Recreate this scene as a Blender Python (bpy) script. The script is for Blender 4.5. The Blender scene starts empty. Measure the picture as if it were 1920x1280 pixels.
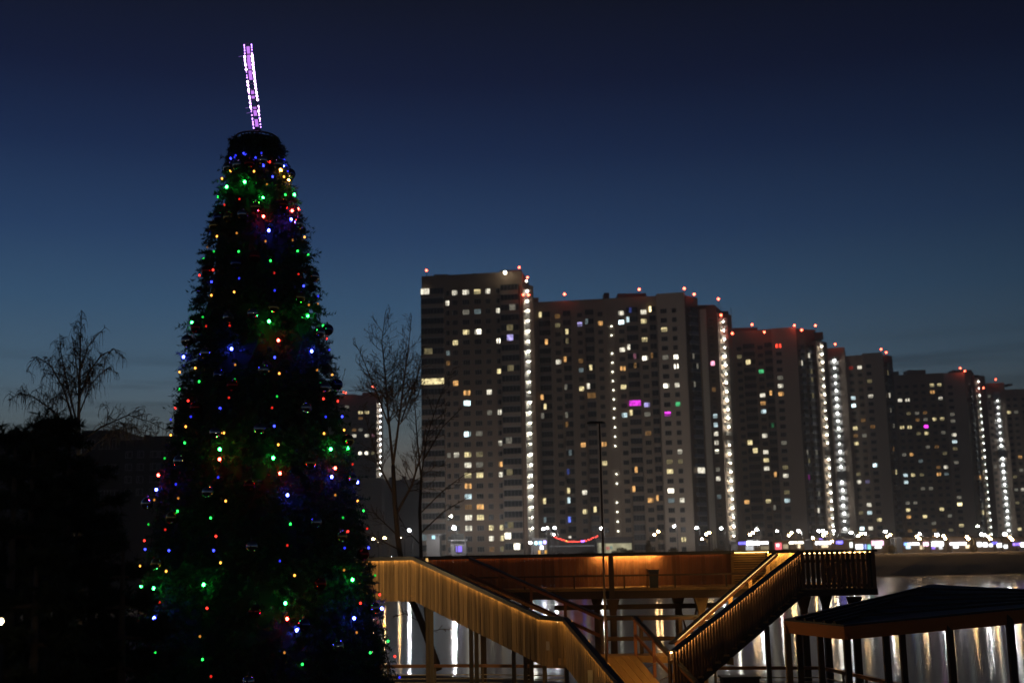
import bpy, bmesh, math, random
from mathutils import Vector, Matrix
import numpy as np

S = bpy.context.scene
COL = S.collection
rnd = random.Random(11)
R = math.radians

# ------------------------------------------------------------------ camera
FPX = 2250.0                       # focal length in pixels of the 1920 px wide photograph
CAMZ = 6.5
HORIZON = 1030.0
PITCH = math.atan((HORIZON - 640.0) / FPX)
ROLL = R(1.1)
cam_d = bpy.data.cameras.new('camera')
cam_d.sensor_width = 36.0
cam_d.lens = FPX / 1920.0 * 36.0
cam_d.clip_start = 0.1
cam_d.clip_end = 6000
cam_d.dof.use_dof = True
cam_d.dof.focus_distance = 30.0
cam_d.dof.aperture_fstop = 0.95
cam = bpy.data.objects.new('camera', cam_d)
COL.objects.link(cam)
S.camera = cam
fw = Vector((0, math.cos(PITCH), math.sin(PITCH)))
r0 = Vector((1, 0, 0)); u0 = Vector((0, -math.sin(PITCH), math.cos(PITCH)))
rt = r0 * math.cos(ROLL) - u0 * math.sin(ROLL)
up = u0 * math.cos(ROLL) + r0 * math.sin(ROLL)
CAMP = Vector((0, 0, CAMZ))
M3 = Matrix((rt, up, -fw)).transposed()
cam.matrix_world = Matrix.Translation(CAMP) @ M3.to_4x4()


def P(x, y, d):
    """world point seen at photo pixel (x, y) at world depth Y = d"""
    v = fw + rt * ((x - 960.0) / FPX) + up * ((640.0 - y) / FPX)
    return CAMP + v * (d / v.y)


def proj(p):
    v = Vector(p) - CAMP
    z = v.dot(fw)
    return 960 + FPX * v.dot(rt) / z, 640 - FPX * v.dot(up) / z


# ------------------------------------------------------------------ world: dusk sky after sunset
W = bpy.data.worlds.new('World'); S.world = W; W.use_nodes = True
nt = W.node_tree; nt.nodes.clear()
def N(t, **k):
    n = nt.nodes.new(t)
    for a, b in k.items(): setattr(n, a, b)
    return n
def srgb(r, g, b):
    f = lambda c: ((c / 255 + 0.055) / 1.055) ** 2.4 if c > 10 else c / 255 / 12.92
    return (f(r), f(g), f(b), 1)
SUN_EL, SUN_AZ = R(-6.0), R(-40.0)
tc = N('ShaderNodeTexCoord')
sep = N('ShaderNodeSeparateXYZ'); nt.links.new(tc.outputs['Generated'], sep.inputs[0])
ramp = N('ShaderNodeValToRGB')
mr = N('ShaderNodeMapRange'); mr.inputs[1].default_value = -0.1; mr.inputs[2].default_value = 0.9
nt.links.new(sep.outputs['Z'], mr.inputs[0]); nt.links.new(mr.outputs[0], ramp.inputs[0])
stops = [(-0.10, (26, 22, 18)), (-0.01, (60, 50, 42)), (0.02, (120, 98, 78)), (0.06, (114, 106, 96)), (0.10, (95, 108, 113)),
         (0.145, (77, 102, 122)), (0.20, (57, 87, 117)), (0.255, (41, 66, 102)), (0.32, (27, 44, 78)),
         (0.375, (20, 29, 57)), (0.43, (17, 22, 41)), (0.9, (7, 9, 22))]
e = ramp.color_ramp.elements
while len(e) < len(stops): e.new(0.5)
for el, (z, c) in zip(e, stops):
    el.position = z + 0.1; el.color = srgb(*c)
# afterglow side: the sky is a little brighter towards the set sun (left) than to the right
dot = N('ShaderNodeVectorMath', operation='DOT_PRODUCT')
dot.inputs[1].default_value = (math.sin(SUN_AZ), math.cos(SUN_AZ), 0)
nt.links.new(tc.outputs['Generated'], dot.inputs[0])
mr2 = N('ShaderNodeMapRange'); mr2.inputs[1].default_value = 0.35; mr2.inputs[2].default_value = 0.8
mr2.inputs[3].default_value = 0.43; mr2.inputs[4].default_value = 1.0
nt.links.new(dot.outputs['Value'], mr2.inputs[0])
# thin streaks of cloud low over the horizon
mp = N('ShaderNodeMapping'); mp.inputs['Scale'].default_value = (2.2, 2.2, 42)
nt.links.new(tc.outputs['Generated'], mp.inputs[0])
nz = N('ShaderNodeTexNoise'); nz.inputs['Scale'].default_value = 2.0; nz.inputs['Detail'].default_value = 3
nt.links.new(mp.outputs[0], nz.inputs['Vector'])
cr = N('ShaderNodeMapRange'); cr.inputs[1].default_value = 0.5; cr.inputs[2].default_value = 0.72
cr.inputs[3].default_value = 0; cr.inputs[4].default_value = 0.42
nt.links.new(nz.outputs['Fac'], cr.inputs[0])
band = N('ShaderNodeMapRange'); band.inputs[1].default_value = 0.17; band.inputs[2].default_value = 0.13
band.inputs[3].default_value = 0; band.inputs[4].default_value = 1
nt.links.new(sep.outputs['Z'], band.inputs[0])
cm = N('ShaderNodeMath', operation='MULTIPLY'); nt.links.new(cr.outputs[0], cm.inputs[0]); nt.links.new(band.outputs[0], cm.inputs[1])
inv = N('ShaderNodeMath', operation='SUBTRACT'); inv.inputs[0].default_value = 1; nt.links.new(cm.outputs[0], inv.inputs[1])
mul = N('ShaderNodeMath', operation='MULTIPLY'); nt.links.new(inv.outputs[0], mul.inputs[0]); nt.links.new(mr2.outputs[0], mul.inputs[1])
sky = N('ShaderNodeTexSky'); sky.sky_type = 'NISHITA'; sky.sun_disc = False
sky.sun_elevation = SUN_EL; sky.sun_rotation = SUN_AZ
bg1 = N('ShaderNodeBackground'); bg1.inputs[1].default_value = 0.008
nt.links.new(sky.outputs[0], bg1.inputs[0])
bg2 = N('ShaderNodeBackground')
nt.links.new(ramp.outputs[0], bg2.inputs[0]); nt.links.new(mul.outputs[0], bg2.inputs[1])
ad = N('ShaderNodeAddShader'); nt.links.new(bg1.outputs[0], ad.inputs[0]); nt.links.new(bg2.outputs[0], ad.inputs[1])
wo = N('ShaderNodeOutputWorld'); nt.links.new(ad.outputs[0], wo.inputs[0])

# ------------------------------------------------------------------ render settings
S.view_settings.view_transform = 'Standard'
S.view_settings.look = 'None'
S.view_settings.gamma = 1.0
S.view_settings.exposure = 0.0
S.render.engine = 'CYCLES'
cy = S.cycles
cy.use_denoising = True
cy.denoiser = 'OPENIMAGEDENOISE'
cy.max_bounces = 4; cy.diffuse_bounces = 1; cy.glossy_bounces = 2; cy.transmission_bounces = 4
cy.volume_bounces = 0; cy.transparent_max_bounces = 8
cy.sample_clamp_indirect = 1.5
cy.sample_clamp_direct = 0
cy.caustics_reflective = False; cy.caustics_refractive = False
cy.use_light_tree = True
cy.use_adaptive_sampling = True; cy.adaptive_threshold = 0.02; cy.adaptive_min_samples = 16

# ------------------------------------------------------------------ materials
MATS = {}
def mat(name, col, rough=0.7, metal=0.0, var=0.25, scale=3.0, bump=0.0, bscale=20.0, stretch=(1, 1, 1), spec=0.4, coord='Object'):
    if name in MATS: return MATS[name]
    m = bpy.data.materials.new(name); m.use_nodes = True; t = m.node_tree
    b = t.nodes['Principled BSDF']
    b.inputs['Roughness'].default_value = rough; b.inputs['Metallic'].default_value = metal
    b.inputs['Specular IOR Level'].default_value = spec
    tcn = t.nodes.new('ShaderNodeTexCoord'); mpn = t.nodes.new('ShaderNodeMapping')
    mpn.inputs['Scale'].default_value = stretch
    t.links.new(tcn.outputs[coord], mpn.inputs[0])
    n = t.nodes.new('ShaderNodeTexNoise'); n.inputs['Scale'].default_value = scale; n.inputs['Detail'].default_value = 4
    oi = t.nodes.new('ShaderNodeObjectInfo')
    osc = t.nodes.new('ShaderNodeMath'); osc.operation = 'MULTIPLY'; osc.inputs[1].default_value = 57.0; t.links.new(oi.outputs['Random'], osc.inputs[0])
    oad = t.nodes.new('ShaderNodeVectorMath'); oad.operation = 'ADD'; t.links.new(mpn.outputs[0], oad.inputs[0]); t.links.new(osc.outputs[0], oad.inputs[1])
    t.links.new(oad.outputs[0], n.inputs['Vector'])
    a = t.nodes.new('ShaderNodeMath'); a.operation = 'ADD'
    t.links.new(n.outputs['Fac'], a.inputs[0]); t.links.new(oi.outputs['Random'], a.inputs[1])
    q = t.nodes.new('ShaderNodeMapRange'); q.inputs[1].default_value = 0.3; q.inputs[2].default_value = 1.7
    q.inputs[3].default_value = 1 - var; q.inputs[4].default_value = 1 + var
    t.links.new(a.outputs[0], q.inputs[0])
    c = t.nodes.new('ShaderNodeVectorMath'); c.operation = 'SCALE'; c.inputs[0].default_value = col[:3]
    t.links.new(q.outputs[0], c.inputs['Scale']); t.links.new(c.outputs[0], b.inputs['Base Color'])
    if bump:
        n2 = t.nodes.new('ShaderNodeTexNoise'); n2.inputs['Scale'].default_value = bscale; n2.inputs['Detail'].default_value = 3
        t.links.new(mpn.outputs[0], n2.inputs['Vector'])
        bp = t.nodes.new('ShaderNodeBump'); bp.inputs['Strength'].default_value = bump; bp.inputs['Distance'].default_value = 0.02
        t.links.new(n2.outputs['Fac'], bp.inputs['Height']); t.links.new(bp.outputs[0], b.inputs['Normal'])
    MATS[name] = m
    return m

def emi(name, col, strength, sample=True, vary=0.0, vscale=1.2):
    """something that gives off light; vary breaks a lit window up into curtains and lamps"""
    if name in MATS: return MATS[name]
    m = bpy.data.materials.new(name); m.use_nodes = True; t = m.node_tree
    t.nodes.clear()
    o = t.nodes.new('ShaderNodeOutputMaterial'); em = t.nodes.new('ShaderNodeEmission')
    em.inputs[0].default_value = (*col[:3], 1); em.inputs[1].default_value = strength
    t.links.new(em.outputs[0], o.inputs[0])
    if vary:
        tcn = t.nodes.new('ShaderNodeTexCoord'); oi = t.nodes.new('ShaderNodeObjectInfo')
        cmb = t.nodes.new('ShaderNodeVectorMath'); cmb.operation = 'ADD'
        sc = t.nodes.new('ShaderNodeMath'); sc.operation = 'MULTIPLY'; sc.inputs[1].default_value = 91
        t.links.new(oi.outputs['Random'], sc.inputs[0])
        t.links.new(tcn.outputs['Object'], cmb.inputs[0]); t.links.new(sc.outputs[0], cmb.inputs[1])
        n = t.nodes.new('ShaderNodeTexNoise'); n.inputs['Scale'].default_value = vscale; n.inputs['Detail'].default_value = 2
        t.links.new(cmb.outputs[0], n.inputs['Vector'])
        q = t.nodes.new('ShaderNodeMapRange'); q.inputs[1].default_value = 0.32; q.inputs[2].default_value = 0.68
        q.inputs[3].default_value = strength * (1 - vary); q.inputs[4].default_value = strength * (1 + vary)
        t.links.new(n.outputs['Fac'], q.inputs[0]); t.links.new(q.outputs[0], em.inputs[1])
    if not sample: m.cycles.emission_sampling = 'NONE'
    MATS[name] = m
    return m

# ------------------------------------------------------------------ mesh builder and object helpers
class MB:
    def __init__(s): s.v = []; s.f = []; s.m = []
    def quad(s, *pts, m=0):
        b = len(s.v); s.v += [tuple(p) for p in pts]; s.f.append(tuple(range(b, b + len(pts)))); s.m.append(m); return s
    def hexa(s, c, m=0):
        """8 corners: bottom ring 0-3 (ccw from above), top ring 4-7"""
        b = len(s.v); s.v += [tuple(p) for p in c]
        for f in ((3, 2, 1, 0), (4, 5, 6, 7), (0, 1, 5, 4), (1, 2, 6, 5), (2, 3, 7, 6), (3, 0, 4, 7)):
            s.f.append(tuple(b + i for i in f)); s.m.append(m)
        return s
    def box(s, x0, x1, y0, y1, z0, z1, m=0):
        return s.hexa([(x0, y0, z0), (x1, y0, z0), (x1, y1, z0), (x0, y1, z0), (x0, y0, z1), (x1, y0, z1), (x1, y1, z1), (x0, y1, z1)], m)
    def bar(s, a, b, w, h, m=0, upv=(0, 0, 1)):
        """rectangular bar from a to b, w across, h along up"""
        a = Vector(a); b = Vector(b); d = (b - a).normalized(); u = Vector(upv)
        if abs(d.dot(u)) > 0.98: u = Vector((0, 1, 0))
        x = d.cross(u).normalized(); u = x.cross(d).normalized()
        x *= w / 2; u *= h / 2
        return s.hexa([a - x - u, a + x - u, b + x - u, b - x - u, a - x + u, a + x + u, b + x + u, b - x + u], m)
    def tube(s, pts, rad, n=8, m=0, cap=True):
        pts = [Vector(p) for p in pts]
        if not hasattr(rad, '__len__'): rad = [rad] * len(pts)
        b = len(s.v); prev = None
        for i, p in enumerate(pts):
            d = (pts[min(i + 1, len(pts) - 1)] - pts[max(i - 1, 0)]).normalized()
            u = Vector((0, 0, 1)) if abs(d.z) < 0.9 else Vector((1, 0, 0))
            if prev is not None: u = prev
            x = d.cross(u).normalized(); u = x.cross(d).normalized(); prev = u
            for k in range(n):
                a = 2 * math.pi * k / n
                s.v.append(tuple(p + (x * math.cos(a) + u * math.sin(a)) * rad[i]))
        for i in range(len(pts) - 1):
            for k in range(n):
                k2 = (k + 1) % n
                s.f.append((b + i * n + k, b + i * n + k2, b + (i + 1) * n + k2, b + (i + 1) * n + k)); s.m.append(m)
        if cap:
            s.f.append(tuple(b + k for k in reversed(range(n)))); s.m.append(m)
            e0 = b + (len(pts) - 1) * n
            s.f.append(tuple(e0 + k for k in range(n))); s.m.append(m)
        return s
    def ball(s, c, r, seg=10, rings=6, m=0, sz=1.0):
        b = len(s.v); c = Vector(c)
        s.v.append(tuple(c + Vector((0, 0, r * sz))))
        for i in range(1, rings):
            a = math.pi * i / rings
            for k in range(seg):
                t = 2 * math.pi * k / seg
                s.v.append((c.x + r * math.sin(a) * math.cos(t), c.y + r * math.sin(a) * math.sin(t), c.z + r * sz * math.cos(a)))
        s.v.append(tuple(c - Vector((0, 0, r * sz)))); e0 = len(s.v) - 1
        for k in range(seg):
            k2 = (k + 1) % seg
            s.f.append((b, b + 1 + k, b + 1 + k2)); s.m.append(m)
            for i in range(rings - 2):
                s.f.append((b + 1 + i * seg + k, b + 1 + (i + 1) * seg + k, b + 1 + (i + 1) * seg + k2, b + 1 + i * seg + k2)); s.m.append(m)
            s.f.append((b + 1 + (rings - 2) * seg + k, e0, b + 1 + (rings - 2) * seg + k2)); s.m.append(m)
        return s
    def mesh(s, name, mats, smooth=False):
        me = bpy.data.meshes.new(name); me.from_pydata(s.v, [], s.f)
        if not isinstance(mats, (list, tuple)): mats = [mats]
        for m in mats: me.materials.append(m)
        if len(mats) > 1: me.polygons.foreach_set('material_index', s.m)
        if smooth: me.polygons.foreach_set('use_smooth', [True] * len(s.f))
        me.update(); return me
    def build(s, name, mats, parent=None, smooth=False, origin=None):
        if origin is not None:
            o = Vector(origin); s.v = [tuple(Vector(v) - o) for v in s.v]
        ob = link(name, s.mesh(name, mats, smooth), parent)
        if origin is not None: place(ob, origin)
        return ob

def link(name, data, parent=None):
    o = bpy.data.objects.new(name, data); COL.objects.link(o)
    if parent is not None: o.parent = parent
    return o
def place(o, p):
    p = Vector(p)
    q = o.parent
    while q is not None: p = p - q.location; q = q.parent      # parents are only translated
    o.location = p
def empty(name, loc, label=None, cat=None, group=None):
    o = link(name, None); o.location = loc; o.empty_display_size = 0.3
    if label: tag(o, label, cat, group)
    return o
def tag(o, label=None, cat=None, group=None, kind=None):
    if label: o['label'] = label
    if cat: o['category'] = cat
    if group: o['group'] = group
    if kind: o['kind'] = kind
    return o
def part(mb, name, mats, root, smooth=False, kind=None):
    """mb is in world coordinates; the object keeps the root's origin"""
    acc = Vector((0, 0, 0)); q = root
    while q is not None: acc += q.location; q = q.parent
    mb.v = [(v[0] - acc.x, v[1] - acc.y, v[2] - acc.z) for v in mb.v]
    o = link(name, mb.mesh(name, mats, smooth), root)
    if kind: o['kind'] = kind
    return o
ORD = ['first', 'second', 'third', 'fourth', 'fifth', 'sixth', 'seventh', 'eighth', 'ninth', 'tenth', 'eleventh', 'twelfth', 'thirteenth',
       'fourteenth', 'fifteenth', 'sixteenth', 'seventeenth', 'eighteenth', 'nineteenth', 'twentieth']
ORD += ['twenty-' + o for o in ORD[:9]] + ['thirtieth'] + ['thirty-' + o for o in ORD[:9]]

# ------------------------------------------------------------------ setting: water, banks, ground
GZ = 1.5          # near bank
FZ = 4.2          # far bank
m_water = bpy.data.materials.new('water'); m_water.use_nodes = True
def water_nodes():
    t = m_water.node_tree; b = t.nodes['Principled BSDF']
    b.inputs['Base Color'].default_value = (0.19, 0.192, 0.20, 1)
    b.inputs['Coat Weight'].default_value = 0.7; b.inputs['Coat Roughness'].default_value = 0.04; b.inputs['Coat IOR'].default_value = 1.33
    b.inputs['Roughness'].default_value = 0.4; b.inputs['IOR'].default_value = 1.33
    tcn = t.nodes.new('ShaderNodeTexCoord')
    n1 = t.nodes.new('ShaderNodeTexNoise'); n1.inputs['Scale'].default_value = 3.4; n1.inputs['Detail'].default_value = 4
    mpn = t.nodes.new('ShaderNodeMapping'); mpn.inputs['Scale'].default_value = (0.3, 1.4, 1)
    t.links.new(tcn.outputs['Object'], mpn.inputs[0]); t.links.new(mpn.outputs[0], n1.inputs['Vector'])
    bp = t.nodes.new('ShaderNodeBump'); bp.inputs['Strength'].default_value = 0.13; bp.inputs['Distance'].default_value = 0.05
    t.links.new(n1.outputs['Fac'], bp.inputs['Height']); t.links.new(bp.outputs[0], b.inputs['Normal']); t.links.new(bp.outputs[0], b.inputs['Coat Normal'])
water_nodes()
tag(MB().quad((-900, 20, 0), (900, 20, 0), (900, 246, 0), (-900, 246, 0)).build('water', m_water), kind='structure')

m_soil = mat('bank_soil', (0.05, 0.042, 0.03), 0.95, var=0.5, scale=0.6, bump=0.5, bscale=2.0)
m_pave = mat('far_paving', (0.12, 0.11, 0.10), 0.85, var=0.3, scale=0.2)
m_asph = mat('asphalt', (0.06, 0.058, 0.055), 0.8, var=0.3, scale=0.3)
edge = [(-300, 60), (-60, 57), (-14, 53), (-4, 51), (1.5, 47.5), (6, 43), (10.6, 40.6), (12.2, 33.5), (13.5, 28), (18, 23), (60, 14), (300, -30)]
g = MB()
b0 = len(g.v)
for x, y in edge: g.v += [(x, y, GZ), (x + 0.6, y + 2.6, -0.4)]
for i in range(len(edge) - 1):
    a = 2 * i; g.f.append((a, a + 2, a + 3, a + 1)); g.m.append(0)
g.v += [(-300, -300, GZ), (300, -300, GZ)]; k = len(g.v)
g.f.append(tuple([k - 2, k - 1] + [2 * i for i in reversed(range(len(edge)))])); g.m.append(0)
tag(g.build('near_bank', m_soil), kind='structure')
# far embankment: stepped slope with an uneven top
fb = MB(); nx = 160
rows = [(239.5, -0.5), (240.5, 0.15), (244, 1.9), (248, 3.75), (250, FZ)]
for i in range(nx + 1):
    x = -420 + 840 * i / nx
    for j, (y, z) in enumerate(rows):
        jj = 0 if j in (0, 4) else rnd.uniform(-0.18, 0.18)
        fb.v.append((x, y + rnd.uniform(-0.5, 0.5) * (j != 4), z + jj))
for i in range(nx):
    for j in range(4):
        a = i * 5 + j; fb.f.append((a, a + 5, a + 6, a + 1)); fb.m.append(0)
tag(fb.build('far_embankment', mat('embankment_soil', (0.10, 0.075, 0.055), 0.95, var=0.6, scale=0.5, bump=0.6, bscale=1.5)), kind='structure')
tag(MB().quad((-990, 250, FZ), (990, 250, FZ), (990, 990, FZ), (-990, 990, FZ)).build('far_ground', m_pave), kind='structure')
tag(MB().quad((-420, 262, FZ + 0.004), (420, 262, FZ + 0.004), (420, 274, FZ + 0.004), (-420, 274, FZ + 0.004)).build('far_road', m_asph), kind='structure')

# ------------------------------------------------------------------ apartment towers on the far shore
LIT = {'w': (1.0, 0.93, 0.74), 'y': (1.0, 0.83, 0.42), 'o': (1.0, 0.52, 0.17), 'c': (0.72, 0.95, 1.0), 'v': (0.55, 0.48, 1.0),
       'b': (0.16, 0.24, 1.0), 'm': (0.9, 0.05, 0.85), 'g': (0.08, 0.6, 0.22), 'r': (1.0, 0.06, 0.03), 'k': (1.0, 0.36, 0.52)}
LVL = {'3': 0.4, '0': 0.17, '1': 1.15, '2': 3.2}
def lit_mat(code):
    return emi('lit_' + code[:2], LIT[code[0]], LVL[code[1]], sample=False, vary=0.55, vscale=1.7)
m_frame = mat('window_frame', (0.30, 0.29, 0.28), 0.5, var=0.1)
m_dark = mat('dark_pane', (0.010, 0.010, 0.011), 0.2, var=0.2, spec=0.2)
m_glz = mat('loggia_glass', (0.02, 0.022, 0.025), 0.2, var=0.5, spec=0.3)
m_slab = mat('concrete_slab', (0.32, 0.30, 0.28), 0.85, var=0.15)
m_red = emi('warning_red', (1.0, 0.10, 0.05), 20)
m_mast = mat('roof_mast', (0.15, 0.15, 0.15), 0.6)
m_white_led = emi('balcony_led', (1.0, 0.94, 0.80), 105)
m_cool_led = emi('balcony_led_cool', (0.97, 0.99, 1.0), 45)
m_pale = mat('pale_render', (0.55, 0.53, 0.49), 0.8, var=0.08, scale=0.5)
WMESH = {}
def window_mesh(w, h, code):
    vr = rnd.choice((0, 0, 1, 2, 3, 4)) if code and code[1] != '0' else 0
    k = ('w', round(w, 2), round(h, 2), code, vr)
    if k in WMESH: return WMESH[k]
    b = MB(); f = 0.09
    b.box(-w / 2, w / 2, 0, 0.10, -h / 2, -h / 2 + f); b.box(-w / 2, w / 2, 0, 0.10, h / 2 - f, h / 2)
    b.box(-w / 2, -w / 2 + f, 0.005, 0.095, -h / 2 + f, h / 2 - f); b.box(w / 2 - f, w / 2, 0.005, 0.095, -h / 2 + f, h / 2 - f)
    for x in ([-w / 6] if w < 1.3 else [-w / 6, w / 6]): b.box(x - 0.05, x + 0.05, 0.005, 0.095, -h / 2 + f, h / 2 - f)
    def pane(x0, x1, z0, z1, m_): b.quad((x0, 0.06, z0), (x1, 0.06, z0), (x1, 0.06, z1), (x0, 0.06, z1), m=m_)
    hw, hh = w / 2, h / 2; sx = w / 6
    if vr == 0: pane(-hw, hw, -hh, hh, 1)
    elif vr == 1: pane(-hw, sx, -hh, hh, 1); pane(sx, hw, -hh, hh, 2)
    elif vr == 2: pane(-sx, hw, -hh, hh, 1); pane(-hw, -sx, -hh, hh, 2)
    elif vr == 3: pane(-hw, hw, -hh, hh * 0.3, 2); pane(-hw, hw, hh * 0.3, hh, 1)
    else: pane(-hw, -sx, -hh, hh, 1); pane(-sx, sx, -hh, hh, 2); pane(sx, hw, -hh, hh, 1)
    WMESH[k] = b.mesh('window', [m_frame, lit_mat(code) if code else m_dark, lit_mat(code[0] + '3') if code else m_dark]); return WMESH[k]
def balcony_mesh(w, fh, code, pm):
    vr = rnd.randint(0, 3) if code else 0
    k = ('b', round(w, 2), round(fh, 2), code, pm.name, vr)
    if k in WMESH: return WMESH[k]
    b = MB(); z0 = -fh / 2; dp = 0.9
    b.box(-w / 2, w / 2, -dp, 0, z0, z0 + 0.18, m=1)
    b.box(-w / 2, w / 2, -dp, -dp + 0.1, z0 + 0.18, z0 + 1.15, m=0)
    b.box(-w / 2, -w / 2 + 0.1, -dp + 0.1, 0, z0 + 0.18, z0 + 1.15, m=0); b.box(w / 2 - 0.1, w / 2, -dp + 0.1, 0, z0 + 0.18, z0 + 1.15, m=0)
    zt = z0 + fh - 0.03
    npan = max(3, int(w / 0.7)); lo = int(npan * (0.05 + 0.18 * vr)); hi = lo + max(1, int(npan * 0.42))
    for i in range(npan):
        xa, xb = -w / 2 + w * i / npan, -w / 2 + w * (i + 1) / npan
        on = code and (len(code) > 2 or lo <= i < hi)
        b.quad((xa, -dp + 0.05, z0 + 1.15), (xb, -dp + 0.05, z0 + 1.15), (xb, -dp + 0.05, zt), (xa, -dp + 0.05, zt), m=2 if on or not code else 4)
    b.quad((w / 2 - .05, -dp + 0.05, z0 + 1.15), (w / 2 - .05, 0, z0 + 1.15), (w / 2 - .05, 0, zt), (w / 2 - .05, -dp + 0.05, zt), m=4)
    n = max(2, int(w / 0.8))
    for i in range(n + 1):
        x = -w / 2 + 0.03 + (w - 0.06) * i / n
        b.box(x - 0.03, x + 0.03, -dp + 0.02, -dp + 0.08, z0 + 1.15, zt, m=3)
    WMESH[k] = b.mesh('balcony', [pm, m_slab, lit_mat(code) if code else m_glz, m_frame, m_glz]); return WMESH[k]

class Facade:
    def __init__(s, x0, x1, d0, d1, push=0.0, ref=780):
        A = P(x0, ref, d0); B = P(x1, ref, d1)
        s.A = Vector((A.x, A.y, 0)); s.w = (Vector((B.x, B.y, 0)) - s.A).length
        s.u = (Vector((B.x, B.y, 0)) - s.A) / s.w; s.n = Vector((s.u.y, -s.u.x, 0))
        s.A += s.n * push; s.ang = math.atan2(s.u.y, s.u.x); s.d = (d0 + d1) / 2
    def L(s, a, t, z): p = s.A + s.u * a + s.n * t; return Vector((p.x, p.y, z))
    def at_px(s, x, y=780):
        """position along the facade that shows at pixel column x"""
        lo, hi = -s.w, 2 * s.w
        z = P(x, y, s.d).z
        for _ in range(30):
            mid = (lo + hi) / 2
            if proj(s.L(mid, 0, z))[0] < x: lo = mid
            else: hi = mid
        return lo
    def block(s, b, a0, a1, t0, t1, z0, z1, m=0):
        b.hexa([s.L(a0, t1, z0), s.L(a1, t1, z0), s.L(a1, t0, z0), s.L(a0, t0, z0), s.L(a0, t1, z1), s.L(a1, t1, z1), s.L(a1, t0, z1), s.L(a0, t0, z1)], m)

def top_z(x, y, d): return P(x, y, d).z

def section(root, F, ztop, zrow0, fh, cols, wallm, parm, depth=14, zbot=FZ, wh=1.45, name='wall'):
    """one wall plane with its columns of windows ('w') and balconies ('b'); returns window/balcony records"""
    recs = []; b = MB()
    F.block(b, 0, F.w, -depth, -0.3, zbot, ztop - 0.05)
    F.block(b, 0, F.w, -0.3 + 0.002, 0, zrow0 + fh / 2, ztop)       # parapet band
    nrow = int((zrow0 - (zbot + 1.2)) / fh) + 1
    zlast = zrow0 - (nrow - 1) * fh - fh / 2
    F.block(b, 0, F.w, -0.3 + 0.002, 0, zbot, zlast)
    cs = sorted([(F.at_px(px), w, ty) for px, w, ty in cols])
    prev = 0.0
    for a, w, ty in cs:
        if a - w / 2 > prev + 0.01: F.block(b, prev, a - w / 2, -0.298, 0, zlast, zrow0 + fh / 2)
        for r in range(nrow):
            z = zrow0 - r * fh
            if ty == 'w':
                F.block(b, a - w / 2, a + w / 2, -0.298, -0.004, z - fh / 2, z - wh / 2)
                F.block(b, a - w / 2, a + w / 2, -0.298, -0.004, z + wh / 2, z + fh / 2)
                recs.append([F, a, -0.12, z, w, wh, 'w', None])
            else:
                recs.append([F, a, 0.0, z, w, fh, 'b', None])
        prev = max(prev, a + w / 2)
    if prev < F.w: F.block(b, prev, F.w, -0.298, 0, zlast, zrow0 + fh / 2)
    part(b, name, wallm, root)
    for r in recs: r.append(parm)
    return recs

def finish_windows(root, recs, lits, random_lit=0.0):
    cand = [(proj(r[0].L(r[1], 0, r[3])), r) for r in recs]
    for x, y, code in lits:
        best = min(cand, key=lambda c: (c[0][0] - x) ** 2 + (c[0][1] - y) ** 2 + (1e6 if c[1][7] else 0))
        if (best[0][0] - x) ** 2 + (best[0][1] - y) ** 2 < 16 ** 2: best[1][7] = code
    for F, a, t, z, w, h, ty, code, pm in recs:
        if code is None and rnd.random() < random_lit: code = rnd.choice(['w0', 'y0', 'o0', 'w0', 'w1', 'y1', 'o1'])
        me = window_mesh(w, h, code) if ty == 'w' else balcony_mesh(w, h, code, pm)
        o = link('window' if ty == 'w' else 'balcony', me, root)
        o.rotation_euler.z = F.ang; o.location = F.L(a, t, z) - root.location

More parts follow.
